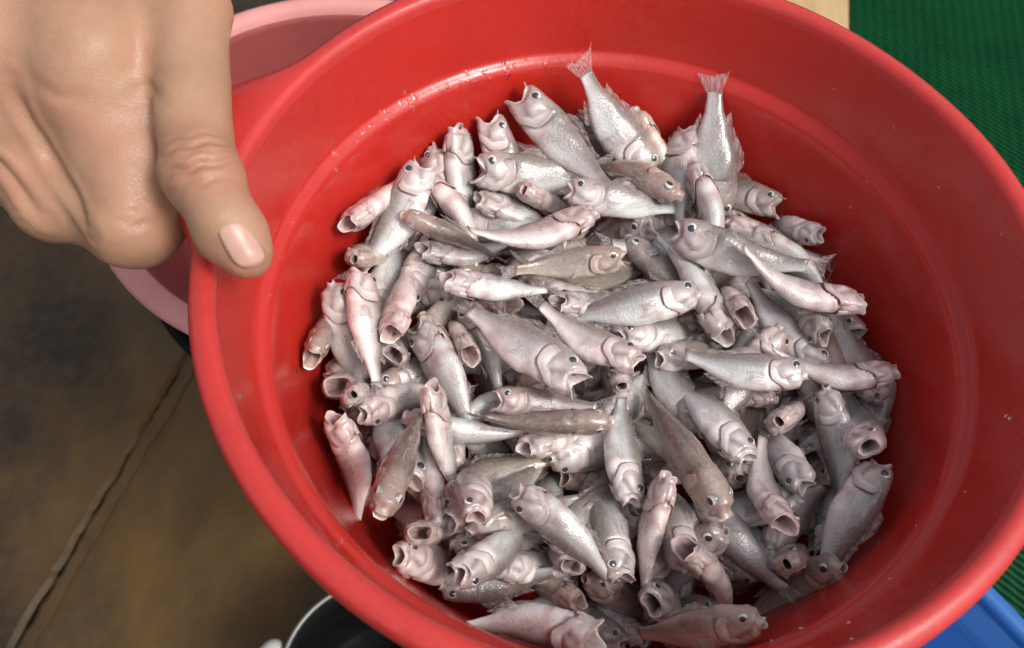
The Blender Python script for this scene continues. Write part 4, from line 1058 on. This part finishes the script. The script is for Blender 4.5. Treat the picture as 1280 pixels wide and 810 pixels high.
(0.0759, -0.0022, -0.0594, 0.0482, 0.0328, -0.0655, 0.742, 0.628, 0.233, 0, 2, 's', "half-buried silvery fish on its side, closed mouth, head lower right, halfway toward three o'clock"),
(0.0338, 0.0593, -0.0619, -0.0005, 0.0648, -0.0715, 0.035, 0.915, 0.401, 1, 2, 'p', "half-buried pinkish fish on its side, parted mouth, head right, halfway toward one o'clock"),
(-0.0011, -0.0296, -0.0603, 0.0231, -0.0024, -0.0681, 0.575, -0.654, -0.491, 0, 3, 'n', 'half-buried grey fish on its side, closed mouth, head lower left, pile centre'),
(0.0356, 0.016, -0.0619, 0.0065, 0.0058, -0.0804, 0.508, -0.775, -0.376, 1, 1, 'b', 'half-buried brownish fish on its side, parted mouth, head upper right, pile centre'),
(-0.0448, -0.0706, -0.0612, -0.0088, -0.0623, -0.0688, 0.298, -0.77, 0.564, 0, 3, 'n', "half-buried grey fish back up, closed mouth, head left, halfway toward seven o'clock"),
(0.0527, 0.0501, -0.0628, 0.0284, 0.0217, -0.0692, 0.695, -0.475, -0.54, 1, 2, 'b', "half-buried brownish fish on its side, parted mouth, head upper right, halfway toward two o'clock"),
(0.081, -0.0052, -0.0641, 0.0712, 0.0407, -0.0681, -0.038, 0.079, 0.996, 1, 1, 'p', "half-buried pinkish fish back up, parted mouth, head down, halfway toward three o'clock"),
(-0.039, 0.0092, -0.0636, -0.0069, 0.0136, -0.0794, 0.029, 0.945, 0.326, 2, 3, 'n', "half-buried grey fish on its side, wide mouth, head left, halfway toward ten o'clock"),
(-0.0566, -0.0549, -0.0596, -0.0753, -0.0117, -0.0704, 0.879, 0.286, -0.381, 2, 5, 'n', "half-buried grey fish on its side, wide mouth, head down, halfway toward eight o'clock"),
(-0.0534, 0.0282, -0.0629, -0.0251, 0.0377, -0.083, 0.368, 0.527, 0.766, 0, 2, 'b', "half-buried brownish fish on its side, closed mouth, head left, halfway toward ten o'clock"),
(0.0533, -0.0509, -0.0708, 0.0333, -0.0273, -0.0892, -0.327, -0.737, -0.592, 1, 1, 'n', "half-buried grey fish on its side, parted mouth, head lower right, halfway toward five o'clock"),
(0.0186, -0.0542, -0.0663, -0.0025, -0.0348, -0.0881, 0.429, 0.841, 0.331, 0, 2, 'p', "half-buried pinkish fish on its side, closed mouth, head lower right, halfway toward six o'clock"),
(0.05, -0.0695, -0.0641, 0.0239, -0.0617, -0.0876, 0.286, -0.768, -0.573, 1, 1, 'n', "half-buried grey fish on its side, parted mouth, head right, pile edge at five o'clock"),
(-0.046, -0.0456, -0.067, -0.0527, -0.0098, -0.0669, -0.981, -0.183, -0.067, 0, 5, 'p', "half-buried pinkish fish on its side, closed mouth, head down, halfway toward eight o'clock"),
(0.0606, 0.0128, -0.0563, 0.0362, -0.0257, -0.0647, 0.822, -0.441, -0.361, 0, 0, 'p', "half-buried pinkish fish on its side, closed mouth, head upper right, halfway toward three o'clock"),
(-0.0367, -0.0227, -0.0641, -0.0125, -0.0387, -0.0854, -0.106, -0.851, 0.515, 1, 1, 'p', "half-buried pinkish fish back up, parted mouth, head upper left, halfway toward eight o'clock"),
(-0.0161, 0.018, -0.0666, 0.0188, 0.0043, -0.068, 0.179, 0.366, 0.913, 0, 2, 'n', 'half-buried grey fish on its side, closed mouth, head upper left, pile centre'),
(0.0421, 0.0548, -0.0636, -0.0023, 0.0428, -0.0687, -0.279, 0.934, 0.224, 0, 4, 'n', "half-buried grey fish on its side, closed mouth, head right, halfway toward one o'clock"),
(-0.0446, -0.028, -0.0638, -0.0232, -0.0413, -0.0895, 0.798, 0.165, 0.579, 2, 4, 'n', "half-buried grey fish on its side, wide mouth, head upper left, halfway toward eight o'clock"),
(-0.0629, -0.0055, -0.065, -0.0489, 0.032, -0.0719, 0.72, -0.375, -0.583, 1, 2, 'b', "half-buried brownish fish on its side, parted mouth, head lower left, halfway toward nine o'clock"),
(-0.0295, 0.0289, -0.0634, 0.013, 0.0166, -0.0702, -0.078, 0.26, -0.962, 0, 1, 'n', "half-buried grey fish belly up, closed mouth, head upper left, halfway toward eleven o'clock"),
(-0.0503, -0.0385, -0.0724, -0.0158, -0.053, -0.0779, -0.183, -0.696, 0.694, 0, 1, 'p', "deep-lying pinkish fish back up, closed mouth, head upper left, halfway toward eight o'clock"),
(-0.0635, 0.059, -0.0703, -0.027, 0.0856, -0.0749, -0.529, 0.784, 0.325, 1, 4, 'n', "deep-lying grey fish on its side, parted mouth, head left, halfway toward eleven o'clock"),
(0.0693, -0.0181, -0.07, 0.0417, -0.0282, -0.0908, 0.622, -0.55, -0.557, 0, 4, 's', "deep-lying silvery fish on its side, closed mouth, head right, halfway toward four o'clock"),
(0.062, -0.0568, -0.0722, 0.0315, -0.0441, -0.0865, -0.296, 0.31, 0.904, 0, 3, 'p', "deep-lying pinkish fish back up, closed mouth, head right, halfway toward five o'clock"),
(-0.0196, -0.0633, -0.0713, -0.0105, -0.0274, -0.0781, -0.968, 0.25, 0.021, 1, 4, 'n', "deep-lying grey fish on its side, parted mouth, head down, halfway toward seven o'clock"),
(0.0327, -0.0376, -0.0693, 0.0077, -0.0299, -0.0941, 0.607, 0.689, -0.397, 1, 0, 'p', "deep-lying pinkish fish belly up, parted mouth, head right, halfway toward five o'clock"),
(-0.0119, 0.0829, -0.0678, 0.0296, 0.0771, -0.0771, 0.24, 0.771, 0.59, 1, 4, 'n', "deep-lying grey fish on its side, parted mouth, head left, halfway toward twelve o'clock"),
(0.0297, 0.0663, -0.0693, 0.0455, 0.0316, -0.0757, 0.91, 0.388, 0.147, 2, 2, 'b', "deep-lying brownish fish on its side, wide mouth, head upper left, halfway toward one o'clock"),
(-0.0029, -0.0531, -0.071, 0.0095, -0.0152, -0.075, 0.539, -0.087, 0.838, 2, 2, 'p', "deep-lying pinkish fish back up, wide mouth, head down, halfway toward six o'clock"),
(0.051, 0.0458, -0.0701, 0.0455, 0.0071, -0.073, -0.981, 0.149, -0.123, 0, 1, 'p', "deep-lying pinkish fish on its side, closed mouth, head up, halfway toward two o'clock"),
(-0.066, 0.0104, -0.0719, -0.0503, -0.0284, -0.0765, 0.888, 0.388, -0.246, 1, 2, 'n', "deep-lying grey fish on its side, parted mouth, head upper left, halfway toward nine o'clock"),
(-0.0285, -0.0877, -0.0692, 0.0055, -0.08, -0.0782, 0.327, -0.645, 0.69, 0, 0, 's', "deep-lying silvery fish back up, closed mouth, head left, pile edge at six o'clock"),
(0.061, 0.0007, -0.0711, 0.0409, -0.0398, -0.0738, 0.874, -0.447, 0.19, 2, 1, 'b', "deep-lying brownish fish on its side, wide mouth, head upper right, halfway toward four o'clock"),
(0.0307, 0.0458, -0.0723, 0.0232, 0.0047, -0.0755, -0.983, 0.183, -0.034, 1, 5, 'n', "deep-lying grey fish on its side, parted mouth, head up, halfway toward one o'clock"),
(0.0959, -0.0003, -0.0597, 0.0833, -0.0336, -0.0768, 0.638, -0.529, 0.56, 1, 1, 'n', "deep-lying grey fish on its side, parted mouth, head upper right, pile edge at three o'clock"),
(0.0674, -0.0444, -0.0697, 0.0662, -0.0124, -0.0861, 0.809, 0.292, 0.51, 1, 3, 'b', "deep-lying brownish fish on its side, parted mouth, head down, pile edge at four o'clock"),
(-0.0528, -0.0726, -0.0435, -0.0523, -0.0625, -0.0786, -0.993, -0.113, -0.046, 2, 2, 'p', "deep-lying pinkish fish belly up, wide mouth, head left, pile edge at eight o'clock"),
(-0.0911, 0.0106, -0.0455, -0.0734, -0.0282, -0.0716, 0.926, 0.369, 0.08, 0, 4, 'n', "deep-lying grey fish on its side, closed mouth, head up, pile edge at nine o'clock"),
(0.0682, -0.0593, -0.0701, 0.084, -0.0254, -0.0763, -0.252, -0.06, -0.966, 2, 1, 'n', "deep-lying grey fish belly up, wide mouth, head down, pile edge at four o'clock"),
(-0.0801, 0.026, -0.0718, -0.0335, 0.0409, -0.0767, -0.066, 0.489, 0.87, 0, 4, 'p', "deep-lying pinkish fish on its side, closed mouth, head left, halfway toward ten o'clock"),
(0.0886, -0.0144, -0.0523, 0.0867, 0.0227, -0.0752, 0.923, 0.236, 0.305, 0, 4, 's', "deep-lying silvery fish on its side, closed mouth, head lower right, pile edge at three o'clock"),
(0.0806, -0.034, -0.0676, 0.0799, 0.0154, -0.0753, -0.786, -0.105, -0.61, 1, 1, 's', "deep-lying silvery fish on its side, parted mouth, head down, pile edge at four o'clock"),
(0.0366, -0.0837, -0.0606, 0.0196, -0.0766, -0.0916, 0.017, 0.976, 0.216, 1, 3, 's', "deep-lying silvery fish on its side, parted mouth, head right, pile edge at five o'clock"),
(0.048, 0.0725, -0.0685, 0.0703, 0.0361, -0.0745, 0.756, 0.527, -0.387, 0, 2, 'n', "deep-lying grey fish belly up, closed mouth, head upper left, halfway toward two o'clock"),
(0.0172, 0.086, -0.0695, 0.0571, 0.0642, -0.0759, 0.494, 0.819, 0.292, 0, 4, 'n', "deep-lying grey fish on its side, closed mouth, head upper left, halfway toward one o'clock"),
(-0.0327, -0.0563, -0.068, -0.0131, -0.0275, -0.0773, 0.658, -0.597, -0.46, 0, 5, 'n', "deep-lying grey fish on its side, closed mouth, head lower left, halfway toward seven o'clock"),
(-0.0046, -0.0757, -0.0741, -0.0287, -0.058, -0.0943, 0.723, 0.247, -0.646, 0, 2, 'n', "deep-lying grey fish belly up, closed mouth, head lower right, halfway toward six o'clock"),
(0.0266, -0.0172, -0.0707, -0.0081, -0.0069, -0.0726, -0.283, -0.957, -0.057, 0, 2, 'p', 'deep-lying pinkish fish on its side, closed mouth, head right, pile centre'),
(-0.0273, 0.0765, -0.0717, 0.0092, 0.0684, -0.0705, -0.076, -0.473, -0.878, 2, 2, 'p', "deep-lying pinkish fish on its side, wide mouth, head left, halfway toward twelve o'clock"),
(-0.0473, -0.0817, -0.0675, -0.0114, -0.0741, -0.0737, 0.182, -0.973, -0.143, 0, 4, 'n', "deep-lying grey fish on its side, closed mouth, head left, pile edge at seven o'clock"),
(-0.0449, 0.0822, -0.0565, -0.0098, 0.0836, -0.0743, -0.259, -0.779, -0.571, 0, 0, 'n', "deep-lying grey fish on its side, closed mouth, head left, pile edge at eleven o'clock"),
(-0.0035, -0.0699, -0.0694, 0.0022, -0.0416, -0.091, -0.923, -0.097, -0.371, 2, 5, 's', "deep-lying silvery fish on its side, wide mouth, head down, halfway toward six o'clock"),
(0.0106, -0.093, -0.0704, -0.0146, -0.075, -0.0888, 0.364, 0.865, 0.347, 1, 5, 'n', "deep-lying grey fish on its side, parted mouth, head lower right, pile edge at six o'clock"),
(0.0775, 0.0492, -0.0534, 0.0582, 0.0711, -0.0745, -0.069, -0.723, -0.687, 2, 2, 's', "deep-lying silvery fish on its side, wide mouth, head right, pile edge at two o'clock"),
(-0.0273, -0.0236, -0.0659, -0.0152, 0.0156, -0.0707, 0.181, -0.175, -0.968, 0, 0, 'b', 'deep-lying brownish fish belly up, closed mouth, head lower left, pile centre'),
(-0.0864, -0.0342, -0.0615, -0.0647, -0.0448, -0.0882, 0.237, -0.822, 0.518, 1, 0, 'n', "deep-lying grey fish back up, parted mouth, head upper left, pile edge at eight o'clock"),
(0.0753, -0.0393, -0.036, 0.0868, -0.0114, -0.0705, 0.759, 0.36, 0.542, 1, 2, 's', "deep-lying silvery fish on its side, parted mouth, head lower right, pile edge at four o'clock"),
(-0.0632, 0.0746, -0.0478, -0.0708, 0.0433, -0.0779, -0.967, 0.255, -0.023, 1, 4, 'p', "deep-lying pinkish fish on its side, parted mouth, head up, pile edge at eleven o'clock"),
(-0.0765, -0.0352, -0.038, -0.0806, -0.0189, -0.0705, -0.704, -0.667, -0.244, 0, 4, 'n', "deep-lying grey fish belly up, closed mouth, head left, pile edge at nine o'clock"),
(0.0504, -0.0618, -0.0767, 0.0197, -0.0433, -0.08, -0.522, -0.838, 0.161, 0, 0, 's', "deep-lying silvery fish on its side, closed mouth, head lower right, halfway toward five o'clock"),
(0.007, 0.097, -0.0442, 0.0332, 0.069, -0.0725, -0.231, 0.577, -0.784, 0, 2, 'b', "deep-lying brownish fish belly up, closed mouth, head upper left, pile edge at twelve o'clock"),
(-0.0787, 0.0033, -0.0731, -0.0565, -0.0339, -0.0737, 0.85, 0.51, -0.13, 0, 4, 'p', "deep-lying pinkish fish on its side, closed mouth, head up, halfway toward nine o'clock"),
(-0.0866, 0.0185, -0.0461, -0.0781, 0.044, -0.0735, -0.938, 0.345, 0.03, 0, 0, 'b', "deep-lying brownish fish belly up, closed mouth, head left, pile edge at ten o'clock"),
(-0.0574, 0.0793, -0.0418, -0.0498, 0.0488, -0.0783, 0.504, 0.712, -0.489, 1, 3, 'n', "deep-lying grey fish belly up, parted mouth, head up, pile edge at eleven o'clock"),
(0.0161, -0.0922, -0.0705, -0.0015, -0.071, -0.0938, 0.844, 0.128, -0.522, 0, 4, 'n', "deep-lying grey fish belly up, closed mouth, head lower right, pile edge at six o'clock"),
(-0.0456, -0.0736, -0.0889, -0.0493, -0.0299, -0.0849, -0.995, -0.088, 0.045, 0, 5, 'p', "buried pinkish fish glimpsed beneath the others, head down, pile edge at seven o'clock"),
(0.0738, -0.0181, -0.0672, 0.0671, 0.0252, -0.0706, 0.438, -0.002, -0.899, 1, 3, 's', "buried silvery fish glimpsed beneath the others, head down, halfway toward three o'clock"),
(-0.0231, 0.0501, -0.0797, 0.0207, 0.0527, -0.0838, -0.043, -0.571, -0.82, 2, 0, 'p', "buried pinkish fish glimpsed beneath the others, head left, halfway toward twelve o'clock"),
(-0.0544, -0.0281, -0.0843, -0.0558, -0.0719, -0.0848, -0.994, 0.035, -0.108, 0, 5, 'n', "buried grey fish glimpsed beneath the others, head up, pile edge at eight o'clock"),
(0.0306, 0.0161, -0.0869, 0.0743, 0.0103, -0.0868, -0.034, -0.237, 0.971, 1, 1, 'b', "buried brownish fish glimpsed beneath the others, head left, halfway toward three o'clock"),
(-0.0207, 0.0053, -0.074, -0.064, -0.0009, -0.078, -0.153, 0.98, 0.13, 2, 1, 'n', "buried grey fish glimpsed beneath the others, head right, halfway toward nine o'clock"),
(0.007, -0.0164, -0.0853, -0.0155, 0.0212, -0.0809, 0.85, 0.519, -0.092, 2, 4, 'p', 'buried pinkish fish glimpsed beneath the others, head lower right, pile centre'),
(-0.0925, -0.0157, -0.0681, -0.0606, 0.0145, -0.0654, -0.479, 0.567, -0.67, 0, 5, 'b', "buried brownish fish glimpsed beneath the others, head lower left, pile edge at nine o'clock"),
(-0.0864, 0.0151, -0.0822, -0.0583, -0.0186, -0.0786, -0.318, -0.357, -0.878, 1, 4, 's', "buried silvery fish glimpsed beneath the others, head upper left, pile edge at nine o'clock"),
(-0.0039, 0.008, -0.0726, -0.022, 0.0467, -0.0831, -0.909, -0.414, 0.048, 1, 3, 'b', 'buried brownish fish glimpsed beneath the others, head lower right, pile centre'),
(-0.06, -0.0583, -0.0932, -0.0405, -0.0189, -0.0909, 0.896, -0.443, -0.02, 1, 1, 'n', "buried grey fish glimpsed beneath the others, head lower left, halfway toward eight o'clock"),
(0.0012, 0.0107, -0.0887, -0.0421, 0.0188, -0.0898, -0.184, -0.982, 0.03, 0, 5, 's', 'buried silvery fish glimpsed beneath the others, head right, pile centre'),
(0.0582, -0.0276, -0.0841, 0.0293, -0.06, -0.0917, -0.333, 0.075, 0.94, 1, 2, 'p', "buried pinkish fish glimpsed beneath the others, head upper right, halfway toward five o'clock"),
(-0.0192, 0.008, -0.0931, -0.0348, -0.0331, -0.091, -0.182, 0.121, 0.976, 0, 3, 'n', 'buried grey fish glimpsed beneath the others, head upper right, pile centre'),
(0.0299, -0.0494, -0.0688, 0.0684, -0.0285, -0.0716, -0.473, 0.879, 0.062, 0, 1, 'n', "buried grey fish glimpsed beneath the others, head lower left, halfway toward four o'clock"),
(0.0497, 0.0249, -0.0863, 0.0909, 0.0103, -0.0821, -0.095, -0.517, -0.851, 1, 4, 'p', "buried pinkish fish glimpsed beneath the others, head left, halfway toward three o'clock"),
(0.0683, 0.0062, -0.0856, 0.0246, 0.0022, -0.0891, -0.083, 0.992, -0.098, 0, 5, 'b', "buried brownish fish glimpsed beneath the others, head right, halfway toward three o'clock"),
(-0.0367, 0.0076, -0.0812, -0.0676, 0.039, -0.0813, -0.712, -0.701, -0.046, 0, 4, 'b', "buried brownish fish glimpsed beneath the others, head lower right, halfway toward ten o'clock"),
(-0.0321, 0.0235, -0.0946, -0.0365, 0.0666, -0.0867, 0.245, -0.15, 0.958, 1, 2, 'p', "buried pinkish fish glimpsed beneath the others, head down, halfway toward ten o'clock"),
(0.0705, -0.016, -0.0826, 0.0619, 0.0267, -0.0768, 0.979, 0.185, 0.087, 2, 0, 'p', "buried pinkish fish glimpsed beneath the others, head down, halfway toward three o'clock"),
(0.0676, -0.0158, -0.0911, 0.057, 0.0268, -0.0943, 0.545, 0.075, -0.835, 0, 5, 'n', "buried grey fish glimpsed beneath the others, head down, halfway toward three o'clock"),
(0.0222, 0.0659, -0.0727, 0.0024, 0.0267, -0.0762, 0.882, -0.456, 0.119, 2, 2, 'b', "buried brownish fish glimpsed beneath the others, head upper right, halfway toward one o'clock"),
(0.0029, 0.0274, -0.0694, -0.0399, 0.037, -0.0717, 0.165, 0.529, -0.832, 0, 2, 'b', "buried brownish fish glimpsed beneath the others, head right, halfway toward eleven o'clock"),
(-0.0765, -0.033, -0.0849, -0.0738, 0.0109, -0.087, 0.452, -0.07, -0.889, 2, 5, 'p', "buried pinkish fish glimpsed beneath the others, head down, pile edge at nine o'clock"),
(-0.0434, 0.0496, -0.0731, -0.0838, 0.032, -0.0727, -0.172, 0.375, -0.911, 1, 1, 'p', "buried pinkish fish glimpsed beneath the others, head right, halfway toward ten o'clock"),
(-0.0145, 0.052, -0.0742, 0.0082, 0.0893, -0.0791, -0.502, 0.195, -0.842, 2, 2, 'p', "buried pinkish fish glimpsed beneath the others, head lower left, halfway toward twelve o'clock"),
(-0.0187, 0.0665, -0.076, -0.0335, 0.0261, -0.0668, -0.942, 0.327, -0.078, 0, 5, 'p', "buried pinkish fish glimpsed beneath the others, head upper right, halfway toward eleven o'clock"),
(-0.0059, -0.0321, -0.089, 0.0311, -0.0082, -0.0889, 0.319, -0.489, -0.812, 1, 1, 'b', 'buried brownish fish glimpsed beneath the others, head lower left, pile centre'),
(-0.0491, 0.0779, -0.0657, -0.0063, 0.0677, -0.0662, 0.156, 0.687, -0.71, 0, 0, 'n', "buried grey fish glimpsed beneath the others, head left, pile edge at eleven o'clock"),
(0.0475, -0.0037, -0.0787, 0.0419, 0.04, -0.0792, 0.262, 0.043, 0.964, 2, 4, 'n', "buried grey fish glimpsed beneath the others, head down, halfway toward three o'clock"),
(0.0743, -0.0503, -0.0859, 0.0439, -0.02, -0.0954, 0.519, 0.266, -0.812, 0, 4, 'n', "buried grey fish glimpsed beneath the others, head lower right, pile edge at four o'clock"),
(0.0106, 0.0235, -0.0867, 0.013, -0.0199, -0.0792, 0.997, 0.044, -0.064, 2, 5, 'b', 'buried brownish fish glimpsed beneath the others, head up, pile centre'),
(0.0665, 0.0334, -0.0735, 0.0444, -0.0036, -0.0645, 0.513, -0.478, -0.713, 1, 2, 's', "buried silvery fish glimpsed beneath the others, head upper right, halfway toward three o'clock"),
(0.0576, -0.0446, -0.0769, 0.0405, -0.0041, -0.0801, -0.632, -0.323, -0.705, 0, 0, 'n', "buried grey fish glimpsed beneath the others, head lower right, halfway toward four o'clock"),
(-0.0076, -0.0278, -0.071, -0.0195, 0.0142, -0.0774, 0.193, 0.2, 0.961, 0, 5, 'n', 'buried grey fish glimpsed beneath the others, head down, pile centre'),
(-0.0052, 0.0521, -0.0723, -0.0379, 0.0236, -0.0797, 0.461, -0.313, -0.831, 0, 3, 's', "buried silvery fish glimpsed beneath the others, head upper right, halfway toward eleven o'clock"),
(0.0603, -0.0391, -0.0833, 0.0304, -0.07, -0.0929, 0.584, -0.336, -0.739, 1, 0, 'n', "buried grey fish glimpsed beneath the others, head upper right, pile edge at five o'clock"),
(-0.0732, -0.0407, -0.0889, -0.0394, -0.0126, -0.0913, 0.64, -0.76, 0.116, 0, 5, 'b', "buried brownish fish glimpsed beneath the others, head lower left, halfway toward eight o'clock"),
(0.0202, -0.0423, -0.0733, 0.0395, -0.0819, -0.0737, 0.53, 0.267, -0.805, 1, 4, 'p', "buried pinkish fish glimpsed beneath the others, head upper left, halfway toward five o'clock"),
(-0.0075, -0.0065, -0.0765, 0.0183, 0.0291, -0.0752, -0.81, 0.586, 0.03, 1, 4, 'p', 'buried pinkish fish glimpsed beneath the others, head lower left, pile centre'),
(-0.0488, 0.0343, -0.0875, -0.0071, 0.0207, -0.0837, 0.251, 0.551, -0.796, 1, 3, 's', "buried silvery fish glimpsed beneath the others, head left, halfway toward ten o'clock"),
(0.0519, 0.0295, -0.0839, 0.0314, 0.0682, -0.08, -0.884, -0.467, -0.013, 1, 3, 'b', "buried brownish fish glimpsed beneath the others, head lower right, halfway toward two o'clock"),
(-0.0029, 0.0567, -0.0906, 0.0191, 0.0189, -0.0857, -0.304, -0.293, -0.907, 1, 5, 'p', 'buried pinkish fish glimpsed beneath the others, head upper left, pile centre'),
(-0.0191, -0.0113, -0.074, -0.058, -0.0316, -0.0705, 0.271, -0.644, -0.716, 1, 1, 'n', "buried grey fish glimpsed beneath the others, head right, halfway toward eight o'clock"),
(0.0355, 0.0051, -0.0818, -0.0003, 0.0305, -0.0793, -0.576, -0.817, 0.038, 2, 1, 'p', 'buried pinkish fish glimpsed beneath the others, head lower right, pile centre'),
(-0.0452, -0.0155, -0.0821, -0.0053, -0.0317, -0.0732, -0.295, -0.215, 0.931, 0, 4, 'b', "buried brownish fish glimpsed beneath the others, head left, halfway toward eight o'clock"),
(0.0584, 0.0185, -0.0777, 0.0512, 0.0619, -0.0804, 0.386, 0.122, 0.915, 1, 1, 's', "buried silvery fish glimpsed beneath the others, head down, halfway toward two o'clock"),
(0.0531, 0.0002, -0.0946, 0.0503, 0.0441, -0.0915, 0.998, 0.062, 0.031, 2, 4, 'b', "buried brownish fish glimpsed beneath the others, head down, halfway toward three o'clock"),
]

GROUP = 'small dead fish heaped in the red bowl'
rf = random.Random(11)
for (hx, hy, hz, tx, ty, tz, dx, dy, dz, gp, sd, tint, label) in FISH:
    h, t, dv = Vector((hx, hy, hz + ZR)), Vector((tx, ty, tz + ZR)), Vector((dx, dy, dz))
    t = t + (h - t) * .10          # the measured length includes the tail fin
    X = (h - t); L_ = X.length; X.normalize(); Z = (dv - X * dv.dot(X)).normalized(); Y = Z.cross(X)
    o = empty('fish')
    o.matrix_world = Matrix(((X.x, Y.x, Z.x, t.x), (X.y, Y.y, Z.y, t.y), (X.z, Y.z, Z.z, t.z), (0, 0, 0, 1))) @ Matrix.Diagonal((L_, L_ * rf.uniform(1.08, 1.24), L_ * rf.uniform(1.04, 1.19), 1))
    tag(o, label, 'fish', GROUP)
    k = rf.uniform(.88, 1.08); tc = TINT[tint]; colr = (tc[0] * k, tc[1] * k, tc[2] * k, 1)
    for name, me, sub in fish_parts(gp, sd):
        c = link(name, me, o); c.color = colr
        if sub: link('pupil', sub, c)
